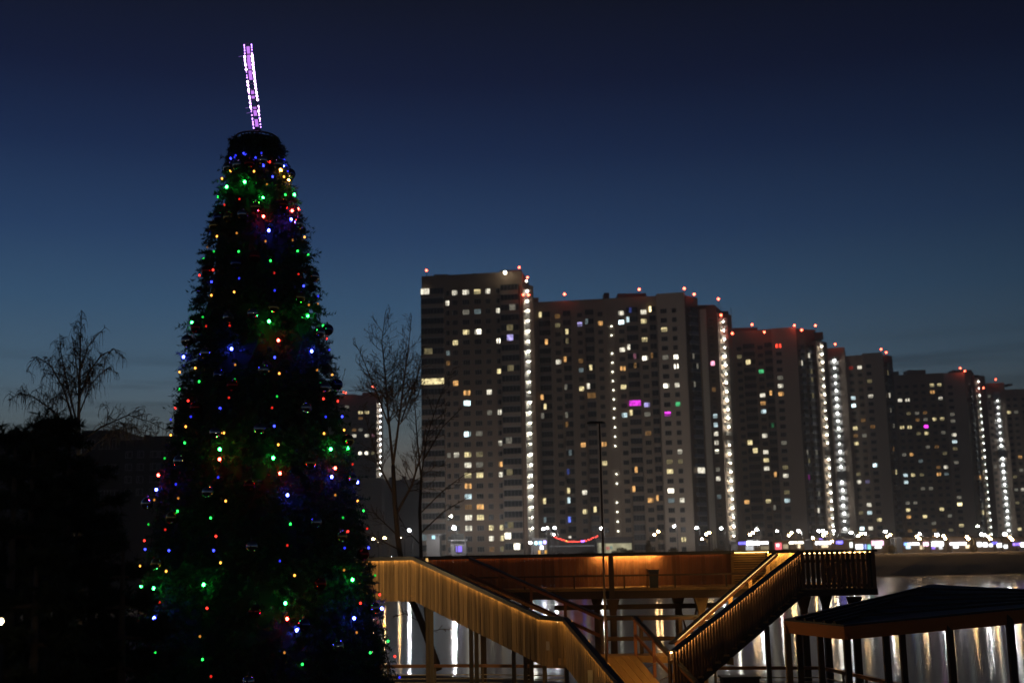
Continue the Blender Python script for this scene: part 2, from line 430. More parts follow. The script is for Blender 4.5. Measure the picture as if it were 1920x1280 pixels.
def led_stack(root, F, a, w, ztop, n, fh, lampm, lx=0.0, lt=0.75, r=0.2, backm=None, skip=(), parapet=True, dp_=1.0):
    """stack of rounded lit stair balconies, one lamp on each floor"""
    b = MB(); F.block(b, a - w / 2 - 0.15, a + w / 2 + 0.15, -0.6, 0.12, ztop - n * fh, ztop + 0.6)
    part(b, 'stair_wall', backm or m_pale, root)
    me = MB(); nseg = 8; rad = w / 2
    ring = [(rad * math.cos(math.pi * k / nseg), -dp_ * math.sin(math.pi * k / nseg)) for k in range(nseg + 1)]
    def fan(z0, z1, sc, m):
        b0 = len(me.v)
        for x, y in ring: me.v.append((x * sc, y * sc, z0))
        for x, y in ring: me.v.append((x * sc, y * sc, z1))
        k1 = nseg + 1
        me.f.append(tuple(b0 + i for i in range(k1))); me.m.append(m)
        me.f.append(tuple(b0 + k1 + i for i in reversed(range(k1)))); me.m.append(m)
        for i in range(nseg): me.f.append((b0 + i, b0 + k1 + i, b0 + k1 + i + 1, b0 + i + 1)); me.m.append(m)
    fan(0, 0.16, 1.0, 0)
    if parapet:
        for k in range(nseg):
            (x0, y0), (x1, y1) = ring[k], ring[k + 1]
            me.quad((x0, y0, 0.16), (x1, y1, 0.16), (x1, y1, 1.15), (x0, y0, 1.15))
            me.quad((x0 * .94, y0 * .94, 1.15), (x1 * .94, y1 * .94, 1.15), (x1 * .94, y1 * .94, 0.16), (x0 * .94, y0 * .94, 0.16))
            me.quad((x0, y0, 1.15), (x1, y1, 1.15), (x1 * .94, y1 * .94, 1.15), (x0 * .94, y0 * .94, 1.15))
    bm_ = me.mesh('balcony', m_pale)
    lms = [MB().ball((0, 0, 0), r * k_, 8, 5).mesh('balcony_lamp', lampm, True) for k_ in (1.0, 0.9, 0.78, 0.55)]
    for i in range(n + 1):
        z = ztop - i * fh
        o = link('balcony', bm_, root); o.rotation_euler.z = F.ang; o.location = F.L(a, 0.12, z) - root.location
        if i == 0 or i in skip: continue
        if rnd.random() < 0.03: continue
        q = link('balcony_lamp', rnd.choice(lms + lms[:3]), root); q.location = F.L(a + lx + rnd.uniform(-.08, .08), lt, z + fh - 0.28) - root.location

def beacons(root, pts, r=0.34):
    for x, y, d, zb in pts:
        p = P(x, y, d); b = MB()
        b.tube([(p.x, p.y, zb), (p.x, p.y, p.z)], 0.08, 5, 0); b.ball(p, r, 8, 6, 1)
        part(b, 'warning_light', [m_mast, m_red], root)

def roof_box(root, x0, x1, y0, d, zb, m, depth=6, setback=2):
    F = Facade(x0, x1, d, d, -setback); b = MB(); F.block(b, 0, F.w, -depth, 0, zb - 0.4, top_z((x0 + x1) / 2, y0, d)); part(b, 'rooftop_block', m, root)

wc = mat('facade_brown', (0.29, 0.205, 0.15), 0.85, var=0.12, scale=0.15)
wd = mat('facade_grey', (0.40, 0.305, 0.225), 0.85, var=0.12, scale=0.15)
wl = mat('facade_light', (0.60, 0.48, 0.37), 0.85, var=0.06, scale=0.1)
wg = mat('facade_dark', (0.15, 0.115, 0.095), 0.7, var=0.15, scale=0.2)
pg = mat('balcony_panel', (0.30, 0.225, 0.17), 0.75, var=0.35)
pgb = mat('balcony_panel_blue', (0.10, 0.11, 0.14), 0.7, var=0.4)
wr = mat('rooftop_brown', (0.26, 0.16, 0.13), 0.85, var=0.1)

def Z(lst, ox, oy, s): return [(ox + x / s, oy + y / s, c) for x, y, c in lst]

# --- tower C, nearest, with the rounded lit corner
FH = 2.73
root = empty('apartment_tower', P(890, 1040, 322) * 1.0, 'tallest brown tower on the left with a rounded corner of lit balconies', 'building'); root.location.z = FZ
F = Facade(792, 984, 318, 314); zt = top_z(890, 513, 316)
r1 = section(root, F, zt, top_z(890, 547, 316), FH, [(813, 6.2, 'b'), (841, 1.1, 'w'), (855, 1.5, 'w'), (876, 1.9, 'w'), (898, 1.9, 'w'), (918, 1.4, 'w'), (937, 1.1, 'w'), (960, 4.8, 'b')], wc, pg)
finish_windows(root, r1, Z([(150, 270, 'w1'), (335, 268, 'w1'), (413, 266, 'w1'), (507, 264, 'y1'), (273, 350, 'w1'), (420, 428, 'w0'), (508, 420, 'c0'), (660, 416, 'w1'), (765, 413, 'w0'),
    (422, 583, 'y1'), (513, 580, 'w2'), (752, 583, 'y0'), (340, 663, 'y1'), (660, 655, 'w2'), (770, 655, 'v1'), (282, 745, 'c0'), (282, 822, 'o0'), (178, 985, 'y1f'), (345, 982, 'o1'),
    (430, 1058, 'o1'), (592, 1055, 'w1'), (430, 1138, 'c2'), (665, 893, 'y1'), (775, 893, 'y0'), (672, 1205, 'w1'), (598, 1138, 'w0'), (155, 748, 'y0')], 770, 480, 4) +
    Z([(492, 113, 'c2'), (600, 108, 'w0'), (768, 198, 'w1'), (893, 195, 'w0'), (400, 297, 'w1'), (335, 297, 'w0'), (495, 295, 'y1'), (600, 295, 'y0'), (503, 385, 'w1'), (620, 385, 'w0'),
    (773, 380, 'o1'), (500, 475, 'y1'), (605, 478, 'y1'), (775, 475, 'w1'), (910, 467, 'y0'), (503, 568, 'o1'), (508, 660, 'c1'), (510, 750, 'o0'), (610, 750, 'o1'), (525, 845, 'w1'), (610, 845, 'y1'),
    (507, 935, 'w1'), (698, 937, 'y1'), (782, 933, 'y1'), (900, 930, 'y0'), (698, 1030, 'w1'), (782, 1028, 'y1'), (908, 1025, 'w2'), (195, 1033, 'c0'), (912, 1128, 'w2'), (785, 1130, 'y0'), (700, 1132, 'o0')], 770, 780, 4.573), 0.01)
F2 = Facade(977, 1003, 314, 318, 0.4)
b = MB(); F2.block(b, 0, F2.w, -12, 0, FZ, top_z(990, 532, 315)); part(b, 'corner_wall', wc, root)
led_stack(root, F2, F2.at_px(991), 2.1, top_z(990, 544, 315), 24, FH, m_white_led, lx=-0.2, lt=0.75, r=0.16, parapet=False, dp_=1.3)
roof_box(root, 942, 984, 503, 318, zt, wr); roof_box(root, 815, 842, 511, 320, zt, wg); roof_box(root, 890, 914, 509, 320, zt, wg)
beacons(root, [(799.5, 507, 318, zt), (973.5, 501.5, 318, zt), (989, 520, 316, zt - 4), (981, 553, 312, zt - 8), (991, 553, 312, zt - 8)], 0.26)
for x, y in ((947, 511), (987, 527)):
    p = P(x, y, 312); part(MB().ball(p, 0.42 if y < 520 else 0.22, 8, 6), 'roof_floodlight', emi('roof_flood', (1, 0.93, 0.7), 26), root)

# --- slab D
fh = 2.78
root = empty('apartment_slab', P(1150, 1040, 350), 'long wide apartment slab right of the tallest tower, full of scattered lit windows', 'building'); root.location.z = FZ
FD = Facade(1003, 1240, 356, 350); zt = top_z(1150, 560, 353)
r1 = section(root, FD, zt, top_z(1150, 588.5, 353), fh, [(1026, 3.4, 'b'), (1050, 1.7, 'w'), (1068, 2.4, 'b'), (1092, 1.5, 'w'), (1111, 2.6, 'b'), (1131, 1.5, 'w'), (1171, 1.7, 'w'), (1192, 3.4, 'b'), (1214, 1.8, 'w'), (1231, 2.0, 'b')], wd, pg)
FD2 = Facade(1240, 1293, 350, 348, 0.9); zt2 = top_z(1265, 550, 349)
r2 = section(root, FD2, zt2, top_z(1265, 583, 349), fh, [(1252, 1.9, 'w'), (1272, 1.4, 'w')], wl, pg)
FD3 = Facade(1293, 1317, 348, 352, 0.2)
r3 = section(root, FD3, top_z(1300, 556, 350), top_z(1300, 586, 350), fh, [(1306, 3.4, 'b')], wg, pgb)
finish_windows(root, r1 + r2 + r3, Z([(155, 333, 'y1'), (270, 322, 'o0'), (452, 403, 'v1'), (545, 395, 'c0'), (635, 397, 'o1'), (813, 303, 'w1'), (890, 320, 'b0'), (1010, 297, 'w1'), (1090, 293, 'y2'), (817, 388, 'c2'),
    (905, 385, 'c1'), (1012, 380, 'y1'), (345, 485, 'y1'), (1180, 455, 'y1'), (1013, 543, 'y1'), (168, 580, 'o1'), (350, 572, 'y0'), (820, 635, 'w1'), (915, 628, 'w1'), (910, 712, 'k0'), (1018, 708, 'w2'),
    (1088, 705, 'o0'), (1283, 695, 'w2'), (1200, 695, 'w0'), (1400, 695, 'w0'), (268, 743, 'w1'), (357, 735, 'o1'), (458, 730, 'o0'), (828, 800, 'o1'), (918, 800, 'o0'), (1285, 778, 'w2'), (462, 812, 'c0'), (550, 810, 'y1'),
    (1440, 780, 'w0'), (465, 975, 'y1'), (555, 970, 'w1'), (838, 965, 'y1'), (1198, 947, 'w2'), (1298, 947, 'w1'), (1420, 935, 'w0'), (180, 1065, 'o1'), (545, 1058, 'o0f'), (355, 975, 'w0'), (183, 1150, 'y1'),
    (915, 1130, 'm1f'), (1028, 1122, 'v1'), (1297, 1113, 'g1'), (1218, 1203, 'm2'), (178, 1230, 'w0'), (360, 1222, 'w0'), (835, 1213, 'c1'), (928, 1208, 'y1'), (1023, 1208, 'w0')], 990, 520, 4.571) +
    Z([(360, 120, 'o0'), (475, 283, 'o1'), (658, 278, 'o1'), (658, 362, 'y1'), (1040, 185, 'o0'), (325, 330, 'c0'), (938, 437, 'o1'), (945, 605, 'o1'), (1308, 343, 'w1'), (1222, 428, 'y0'), (1305, 425, 'y0'), (1220, 512, 'y1'),
    (1440, 510, 'w1f'), (1222, 597, 'w2'), (370, 530, 'b0'), (378, 617, 'y1'), (483, 615, 'w1'), (205, 703, 'y1'), (380, 698, 'c1'), (1047, 687, 'o1'), (1138, 687, 'o1'), (1225, 680, 'c0'), (1320, 680, 'w1'), (490, 780, 'y1'),
    (578, 780, 'y1'), (90, 785, 'y1'), (398, 878, 'b1'), (190, 875, 'c0'), (1400, 690, 'w0')], 990, 780, 4.571), 0.015)
# stair column with small lamps down the middle of the slab
stair = MB(); a = FD.at_px(1152); FD.block(stair, a - 1.3, a + 1.3, 0.0, 0.35, FZ, top_z(1150, 575, 353)); part(stair, 'stair_bay', pg, root)
lm = MB().ball((0, 0, 0), 0.17, 6, 4).mesh('stair_lamp', emi('stair_lamp', (0.95, 1.0, 0.85), 9), True)
for i in range(25):
    if rnd.random() < 0.12: continue
    q = link('stair_lamp', lm, root); q.location = FD.L(a + rnd.uniform(-0.1, 0.1), 0.6, top_z(1152, 613, 353) - i * fh * 0.985) - root.location
lm2 = MB().ball((0, 0, 0), 0.12, 6, 4).mesh('stair_lamp', emi('stair_lamp_dim', (1, 0.95, 0.8), 4), True)
for i in range(17):
    if rnd.random() < 0.3: continue
    q = link('stair_lamp', lm2, root); q.location = FD.L(FD.at_px(1062.5), 0.6, top_z(1062, 600, 353) - i * fh) - root.location
roof_box(root, 1167, 1222, 547, 354, zt, wr); roof_box(root, 1141, 1151, 546, 354, zt, wg); roof_box(root, 1000, 1015, 557, 356, zt, wr, setback=0.4)
beacons(root, [(1058.5, 551.5, 352, zt), (1198.5, 542.5, 350, zt), (1283, 541, 348, zt2), (1301.5, 551.5, 348, zt2 - 1)])

def tower(name, label, secs, fh, lits, led=None, roofs=(), beac=(), ref=None, extra=0.06):
    """secs: (x0,x1,d0,d1,push,ytop,yrow0,cols,wallmat,panelmat,depth)"""
    x0, x1, d0 = secs[0][0], secs[0][1], secs[0][2]
    root = empty(name, P((x0 + x1) / 2, 1030, d0), label, 'building'); root.location.z = FZ
    rec = []; fs = []
    for (a0, a1, e0, e1, push, yt, yr, cols, wm, pm, dep) in secs:
        F = Facade(a0, a1, e0, e1, push); fs.append(F); xm = (a0 + a1) / 2; dm = (e0 + e1) / 2
        rec += section(root, F, top_z(xm, yt, dm), top_z(xm, yr, dm), fh, cols, wm, pm, depth=dep)
    finish_windows(root, rec, lits, extra)
    for (fi, px, w, yt, n, lm, lx, lt, r, par, bk) in (led or ()):
        F = fs[fi]; led_stack(root, F, F.at_px(px), w, top_z(px, yt, F.d), n, fh, lm, lx, lt, r, parapet=par, backm=bk)
    zt = top_z((x0 + x1) / 2, secs[0][5], d0)
    for (a0, a1, yt, d, m) in roofs: roof_box(root, a0, a1, yt, d, zt, m)
    beacons(root, [(x, y, d, zt - 1) for x, y, d in beac])
    return root, fs

# --- E: slim tower with grey pier and bright scooped balconies, right of the slab
tE, fE = tower('apartment_tower', 'slim tower with a bright stack of scooped white balconies right of the long slab', [
    (1316, 1352, 362, 360, 0, 574, 600, [(1341, 1.3, 'w')], wg, pgb, 12),
    (1352, 1379, 360, 364, 0.3, 588, 612, [], wg, pgb, 10)], 2.68,
    Z([(1625, 720, 'k2'), (1585, 1188, 'c1'), (1580, 950, 'o0')], 990, 520, 4.571) + Z([(1585, 5, 'c1'), (1590, 75, 'w0'), (1593, 155, 'w1'), (1593, 238, 'w1'), (1595, 318, 'w2'), (1600, 470, 'w0'), (1603, 550, 'w1'), (1605, 710, 'c0')], 990, 780, 4.571),
    led=[(1, 1364, 3.3, 604, 25, m_white_led, -1.15, 1.3, 0.2, True, wl)],
    roofs=[(1316, 1352, 569, 362, wr), (1352, 1378, 588, 366, wr)], beac=[(1347, 560.5, 360), (1352, 590.5, 358), (1373, 625, 360)])
b = MB(); fE[0].block(b, fE[0].at_px(1322), fE[0].at_px(1333), 0.0, 0.9, FZ, top_z(1327, 580, 361)); part(b, 'pier', m_pale, tE)

# --- building 3
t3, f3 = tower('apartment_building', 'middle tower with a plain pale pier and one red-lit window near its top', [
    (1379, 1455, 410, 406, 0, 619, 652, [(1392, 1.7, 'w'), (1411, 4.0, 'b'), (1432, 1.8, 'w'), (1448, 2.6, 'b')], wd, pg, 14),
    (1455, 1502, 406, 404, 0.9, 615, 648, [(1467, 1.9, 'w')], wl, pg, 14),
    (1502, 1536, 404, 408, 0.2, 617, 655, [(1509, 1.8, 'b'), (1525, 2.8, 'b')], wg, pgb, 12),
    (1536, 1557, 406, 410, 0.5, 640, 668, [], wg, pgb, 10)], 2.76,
    Z([(555, 355, 'r2'), (163, 460, 'y0'), (268, 548, 'y1'), (378, 628, 'g1'), (565, 790, 'w1'), (590, 708, 'w0'), (380, 885, 'w1'), (470, 878, 'o1'), (388, 968, 'o1'), (390, 1055, 'c1'), (483, 1138, 'g0'), (392, 1228, 'w1'),
       (885, 640, 'y0'), (885, 725, 'y0'), (865, 895, 'y0')], 1360, 580, 5.333) +
    Z([(265, 132, 'y1'), (272, 212, 'y1'), (370, 210, 'w1'), (372, 290, 'y1'), (375, 370, 'w1'), (560, 125, 'w0'), (567, 363, 'y0'), (565, 450, 'w1'), (572, 608, 'y0'), (555, 685, 'c1'), (387, 692, 'y1'), (475, 770, 'w0'),
       (770, 445, 'm0'), (775, 285, 'w0'), (740, 360, 'y0'), (860, 795, 'w1')], 1360, 800, 4.924),
    led=[(3, 1546, 2.9, 650, 24, m_white_led, -0.95, 1.3, 0.17, True, wl)],
    roofs=[(1385, 1432, 612, 408, wr), (1500, 1542, 616, 410, wr), (1536, 1556, 634, 412, wr)],
    beac=[(1410, 608.5, 406), (1433, 622.5, 402), (1489.5, 610, 402), (1503, 618.5, 400), (1529, 610, 404)])

# --- building 4
t4, f4 = tower('apartment_building', 'tower with front-facing column of bright white lamps beside a scooped balcony stack', [
    (1557, 1592, 462, 460, 0.6, 652, 686, [], wd, pg, 14),
    (1592, 1624, 460, 458, 0, 666, 689, [(1602, 1.7, 'w'), (1618, 1.7, 'w')], wd, pg, 14),
    (1624, 1663, 458, 456, 0.9, 662, 686, [(1635, 1.9, 'w')], wl, pg, 14),
    (1663, 1680, 456, 460, 0.2, 666, 688, [(1670, 2.8, 'b')], wg, pgb, 12)], 2.92,
    Z([(1355, 578, 'w1'), (1315, 590, 'r0'), (1465, 730, 'y0'), (1278, 885, 'c1'), (1458, 880, 'w1'), (1650, 880, 'w1'), (1645, 650, 'y0'), (1280, 963, 'c2'), (1380, 1113, 'o0'), (1290, 1192, 'y1')], 1360, 580, 5.333) +
    Z([(1195, 90, 'o0'), (1278, 88, 'w0'), (1197, 163, 'y1'), (1365, 375, 'c2'), (1215, 448, 'y0'), (1208, 520, 'w1'), (1290, 518, 'v0'), (1303, 735, 'w1'), (1223, 810, 'y0'), (1303, 805, 'c1'), (1385, 880, 'y1'),
       (1228, 953, 'c2'), (1315, 948, 'w1'), (1560, 445, 'y1')], 1360, 800, 4.924),
    led=[(0, 1571, 3.0, 676, 23, m_cool_led, 0.0, 1.25, 0.3, True, m_pale)],
    roofs=[(1560, 1592, 651, 462, wr)], beac=[(1566, 645, 458), (1652, 654.5, 456), (1661.5, 660.5, 456)])

# --- building 5
t5, f5 = tower('apartment_building', 'wide darker tower second from the right edge with one pink window', [
    (1681, 1775, 525, 520, 0, 701, 723, [(1690, 1.8, 'w'), (1704, 1.8, 'w'), (1720, 1.8, 'w'), (1735, 1.8, 'w'), (1752, 1.8, 'w'), (1766, 1.8, 'w')], wd, pg, 16),
    (1775, 1814, 520, 518, 0.9, 699, 725, [(1786, 2.0, 'w')], wl, pg, 16),
    (1814, 1832, 518, 522, 0.2, 697, 730, [(1825, 2.2, 'b')], wg, pgb, 12),
    (1832, 1851, 520, 524, 0.5, 704, 740, [], wg, pgb, 10)], 2.98,
    Z([(287, 197, 'y1'), (335, 197, 'y1'), (340, 280, 'w1'), (92, 290, 'w1'), (136, 286, 'w1'), (140, 370, 'y0'), (197, 368, 'w0'), (235, 362, 'o0'), (240, 408, 'w0'), (297, 405, 'y1'), (340, 407, 'y1'), (100, 455, 'y1'), (145, 452, 'y1'),
       (243, 453, 'm2'), (190, 490, 'y0'), (245, 492, 'y1'), (397, 487, 'w1'), (400, 530, 'c1'), (398, 570, 'y0'), (105, 620, 'w0'), (150, 618, 'o1'), (203, 657, 'c0'), (403, 655, 'w0'), (313, 700, 'o0'), (357, 697, 'w1'),
       (113, 743, 'c1'), (157, 743, 'y1'), (310, 742, 'o1'), (357, 742, 'c0'), (113, 790, 'c1'), (213, 828, 'w0'), (262, 828, 'w0'), (413, 867, 'w0'), (415, 910, 'y2'), (118, 912, 'w0'), (163, 912, 'w0'), (122, 952, 'y1'),
       (320, 953, 'y1'), (218, 995, 'y1'), (270, 1035, 'w0'), (128, 1083, 'o0'), (273, 1083, 'o0'), (375, 1083, 'y0'), (537, 993, 'y1')], 1660, 660, 3.2),
    led=[(3, 1837, 2.6, 716, 24, emi('balcony_led_weak', (0.95, 1, 0.9), 26), -0.7, 1.3, 0.2, True, wl)],
    roofs=[(1711, 1745, 692, 524, wg), (1684, 1694, 695, 526, wg), (1796, 1833, 692, 522, wg), (1834, 1846, 704, 526, wg)], beac=[(1800.5, 690, 516), (1809, 695.5, 516), (1844, 727, 518)])

# --- building 6
t6, f6 = tower('apartment_building', 'tower at the right edge with a single column of bright white lamps', [
    (1853, 1888, 568, 566, 0.6, 718, 742, [(1858, 1.4, 'w')], wd, pg, 14),
    (1888, 1990, 566, 562, 0, 728, 747, [(1893, 1.8, 'w'), (1906, 1.8, 'w'), (1922, 1.8, 'w'), (1938, 1.8, 'w'), (1954, 1.8, 'w'), (1970, 1.8, 'w')], wd, pg, 16)], 3.03,
    Z([(745, 357, 'y1'), (788, 357, 'w0'), (768, 743, 'y0'), (812, 818, 'w1'), (800, 703, 'w0'), (822, 1050, 'y1'), (630, 240, 'w0')], 1660, 660, 3.2),
    led=[(0, 1872, 2.8, 739, 22, m_cool_led, 0.0, 1.25, 0.3, True, m_pale)], roofs=[(1898, 1907, 721, 566, wg)], beac=[(1867, 711, 564)])

# --- A: tower behind the decorated tree
tA, fA = tower('apartment_tower', 'distant dark tower between the decorated tree and the bare trees', [
    (560, 704, 545, 545, 0, 741, 763, [(600, 2.0, 'w'), (625, 2.0, 'w'), (650, 2.0, 'w'), (664, 2.0, 'w'), (676, 2.0, 'w'), (688, 2.0, 'w'), (699, 1.6, 'w')], mat('facade_plum', (0.13, 0.10, 0.10), 0.85, var=0.1), pg, 16),
    (704, 717, 545, 548, 0.4, 741, 763, [], wg, pgb, 12)], 2.65,
    Z([(187, 165, 'w0'), (280, 205, 'y1'), (324, 203, 'y1'), (280, 248, 'o0'), (283, 328, 'w0'), (237, 370, 'w1'), (325, 368, 'w1'), (370, 375, 'k0'), (185, 457, 'w2'), (193, 410, 'w1'), (280, 493, 'w2'), (326, 493, 'w2'), (378, 493, 'y0'), (418, 750, 'm1')], 600, 720, 3.765),
    led=[(1, 710, 2.2, 757, 13, m_cool_led, 0.0, 1.25, 0.24, False, wl)], roofs=[(630, 668, 738, 548, wg), (678, 706, 734, 548, wg)], beac=[(644, 735, 542), (648, 736, 542), (698, 725, 542), (703, 727, 542)], extra=0.01)
b = MB(); FA = Facade(612, 716, 470, 470); FA.block(b, 0, FA.w, -10, 0, FZ, top_z(665, 896, 470))
tA2 = empty('low_block', P(665, 1030, 470), 'lower grey block in front of the distant dark tower', 'building'); tA2.location.z = FZ; part(b, 'wall', wd, tA2)
rec = []
for i, x in enumerate((630, 645, 660, 675, 690, 703)):
    for j in range(8): rec.append([FA, FA.at_px(x), 0.01, top_z(665, 908, 470) - j * 3.0, 1.8, 1.4, 'w', None, pg])
finish_windows(tA2, rec, [], 0.05)

# --- low far blocks between the bare trees, and dark houses on the left bank
def block_house(label, x0, x1, yt, d, zb, m, wins, lits, nrow, fh=3.0, ww=1.5, wh=1.4, roofs=()):
    r = empty('apartment_block', P((x0 + x1) / 2, 1000, d), label, 'building'); r.location.z = zb
    F = Facade(x0, x1, d, d, ref=900); b = MB(); zt = top_z((x0 + x1) / 2, yt, d); F.block(b, 0, F.w, -12, 0, zb, zt); part(b, 'wall', m, r)
    rec = [[F, F.at_px(x, 900), 0.01, zt - 1.9 - j * fh, ww, wh, 'w', None, pg] for x in wins for j in range(nrow)]
    finish_windows(r, rec, lits, 0.0)
    for a0, a1, y in roofs: roof_box(r, a0, a1, y, d, zt, m)
    return r
block_house('far low apartment row seen between the two bare trees', 716, 800, 899, 640, FZ, wd, [724, 736, 748, 760, 772, 784], [(771, 945, 'o0'), (724, 958, 'w0')], 10, roofs=[(728, 738, 894), (752, 760, 892), (768, 774, 895)])
wh_ = mat('house_dark', (0.10, 0.085, 0.08), 0.9, var=0.2, scale=0.2)
block_house('dark low house at the left edge behind the pine trees', -40, 75, 815, 150, 1.5, wh_, [15, 36, 60], [(15, 836, 'y1'), (60, 837, 'w1'), (58, 902, 'o1')], 4, fh=3.4)
block_house('dark house behind the weeping birch trunk', 150, 222, 806, 160, 1.5, wh_, [165, 193, 212], [(193, 832, 'o0'), (211, 895, 'o1')], 4, fh=3.4)
block_house('dark house with small white lit windows left of the decorated tree', 222, 330, 824, 155, 1.5, wh_, [240, 262, 287, 301, 318], [(287, 846, 'w1'), (301, 849, 'w2'), (301, 868, 'w1')], 4, fh=1.6, wh=0.9, ww=0.9, roofs=[(262, 272, 812), (278, 325, 814)])
block_house('grey high block just left of the decorated tree', 324, 420, 775, 420, FZ, wd, [330, 342, 356, 370], [], 12, roofs=[(330, 420, 757)])

# ------------------------------------------------------------------ far shore: street lamps, shops, garland, cars, shrubs
m_pole = mat('lamp_pole', (0.12, 0.12, 0.12), 0.5, var=0.1)
m_lw = emi('lamp_white', (0.97, 0.97, 1.0), 480)
m_lw2 = emi('lamp_white_strong', (0.92, 0.96, 1.0), 1500)
m_lo = emi('lamp_sodium', (1.0, 0.60, 0.25), 150)
m_ls = emi('lamp_small', (1.0, 0.95, 0.85), 160)
white = [(767, 994, 2), (851, 989, 3), (846, 967, 0), (1019, 991, 1), (1026, 989, 0), (1040, 989, 1), (1038, 1001, 0), (1127, 990, 1), (1264, 986, 1), (1306, 989, 1), (1352, 990, 1), (1419, 992, 1),
         (1457, 995, 0), (1497, 995, 1), (1535, 995, 1), (1543, 995, 1), (1563, 995, 0), (1596, 998, 1), (1622, 1000, 0), (1660, 996, 1), (1724, 1000, 0), (1757, 1002, 2), (1840, 1001, 1), (1846, 1002, 0), (1833, 986, 0), (1884, 1001, 2), (1382, 1019, 0), (994, 1017, 1)]
orange = [(700, 1010), (721, 1008), (749, 1008), (1227, 1002), (1234, 996), (1316, 1010), (1324, 1001), (1330, 998), (1406, 1002), (1412, 998), (1479, 1003), (1484, 998), (1524, 1008), (1544, 1003), (1549, 998), (1560, 1014), (1609, 1004), (1614, 1000),
          (1664, 1005), (1669, 1002), (1719, 1005), (1724, 1010), (1769, 1004), (1772, 1009), (1813, 1006), (1816, 1010), (1853, 1005), (1857, 1010), (1894, 1007), (1898, 1011)]
def street_lamp(x, y, d, m, r, label, grp, arm):
    p = P(x, y, d); root = empty('street_lamp', (p.x + arm, p.y, FZ), label, 'street lamp', grp)
    b = MB(); h = p.z - FZ
    pts = [(0, 0, 0), (0, 0, h * 0.9), (-arm * 0.35, 0, h * 0.99), (-arm, 0, h + r * 0.8)]
    b.tube(pts, [0.11, 0.08, 0.06, 0.05], 6); link('pole', b.mesh('pole', m_pole, True), root)
    hd = MB(); hd.ball((-arm, 0, h), r, 10, 6, 0, 0.8); hd.box(-arm - r * 1.1, -arm + r * 1.1, -r, r, h + r * 0.82, h + r * 1.1, 1)
    link('lamp_head', hd.mesh('lamp_head', [m, m_pole]), root)
for i, (x, y, k) in enumerate(sorted(white)):
    d = 285 if x < 1300 else 268
    if (x, y) == (1264, 986): d = 330
    street_lamp(x, y, d, [m_ls, m_lw, m_lw, m_lw2][k], [0.22, 0.26, 0.34, 0.36][k], 'white street lamp on the far shore, %s white one from the left' % ORD[i], 'white lamps along the far shore', 0.8)
for i, (x, y) in enumerate(sorted(orange)):
    street_lamp(x, y, 256 if i % 2 else 253, m_lo, 0.24, 'orange street lamp on the far shore, %s orange one from the left' % ORD[i], 'orange lamps along the far road', 1.1)

m_shopwall = mat('shop_wall', (0.07, 0.062, 0.058), 0.8, var=0.2)
def sig(c, s): return emi('sign_%d_%d_%d_%d' % (int(c[0] * 99), int(c[1] * 99), int(c[2] * 99), int(s * 10)), c, s, vary=0.35, vscale=0.6)  # also gives some walls and a roof edge a put-in glow
WHT = (0.95, 0.97, 1.0); BLU = (0.16, 0.14, 1.0); PNK = (1.0, 0.62, 0.78); CYN = (0.3, 0.85, 0.8); RED = (1.0, 0.16, 0.2); WRM = (1.0, 0.8, 0.5); VIO = (0.35, 0.2, 1.0)
def shop(label, x0, x1, d, signs, h=None):
    """signs: (x0,x1,y0,y1,colour,strength,name)"""
    root = empty('shop', P((x0 + x1) / 2, 1030, d), label, 'shop'); root.location.z = FZ
    if h is None: h = 4.6 if d > 280 else 2.75 + rnd.uniform(-0.15, 0.35)
    F = Facade(x0, x1, d, d, ref=1020); b = MB(); F.block(b, 0, F.w, -8, 0, FZ, FZ + h); F.block(b, -0.3, F.w + 0.3, -8.2, 0.5, FZ + h + 0.002, FZ + h + 0.3); part(b, 'wall', m_shopwall, root)
    for a, c, y0, y1, colr, st, nm in signs:
        b = MB(); F.block(b, F.at_px(a, 1020), F.at_px(c, 1020), 0.05, 0.28, top_z((a + c) / 2, y1, d), top_z((a + c) / 2, y0, d)); part(b, nm, sig(colr, st), root)
shop('shop with blue and long white lit sign near the slim tower', 1383, 1442, 262, [(1385, 1400, 1014, 1020, BLU, 3, 'sign'), (1400, 1424, 1012, 1021, WHT, 9, 'sign'), (1425, 1440, 1015, 1019, WHT, 6, 'sign'), (1398, 1412, 1023, 1031, WHT, 0.7, 'shop_window'), (1426, 1441, 1023, 1030, WRM, 0.3, 'shop_window')])
shop('shop with red and white lit poster front', 1450, 1478, 262, [(1453, 1465, 1017, 1030, RED, 1.1, 'poster'), (1455, 1460, 1019, 1024, WHT, 3, 'poster'), (1468, 1477, 1020, 1028, WRM, 0.5, 'shop_window')])
shop('shop with thin warm white sign strip left of the slatted balustrade', 1480, 1508, 262, [(1480, 1506, 1014.5, 1018.5, (1, .95, .75), 6, 'sign'), (1494, 1500, 1020, 1027, WRM, 1.5, 'shop_window')])
shop('shop with bright white sign above the slatted balustrade', 1524, 1560, 262, [(1529, 1557, 1014.5, 1020, WHT, 8, 'sign'), (1536, 1543, 1009, 1013, VIO, 3, 'sign'), (1540, 1552, 1022, 1026, WRM, 1.2, 'shop_window')])
shop('kiosk with a round blue sign', 1562, 1600, 262, [(1568, 1580, 1013, 1019, BLU, 4, 'sign'), (1593, 1598, 1016, 1026, (.9, 1, .9), 2.0, 'shop_window')])
shop('pavilion with white and cyan lit windows above the end of the balustrade', 1602, 1634, 262, [(1604, 1617, 1020, 1029, WHT, 3.2, 'shop_window'), (1618, 1625, 1020, 1029, (.3, .4, 1), 1.3, 'shop_window'), (1625.3, 1632, 1020, 1029, CYN, 1.1, 'shop_window')])
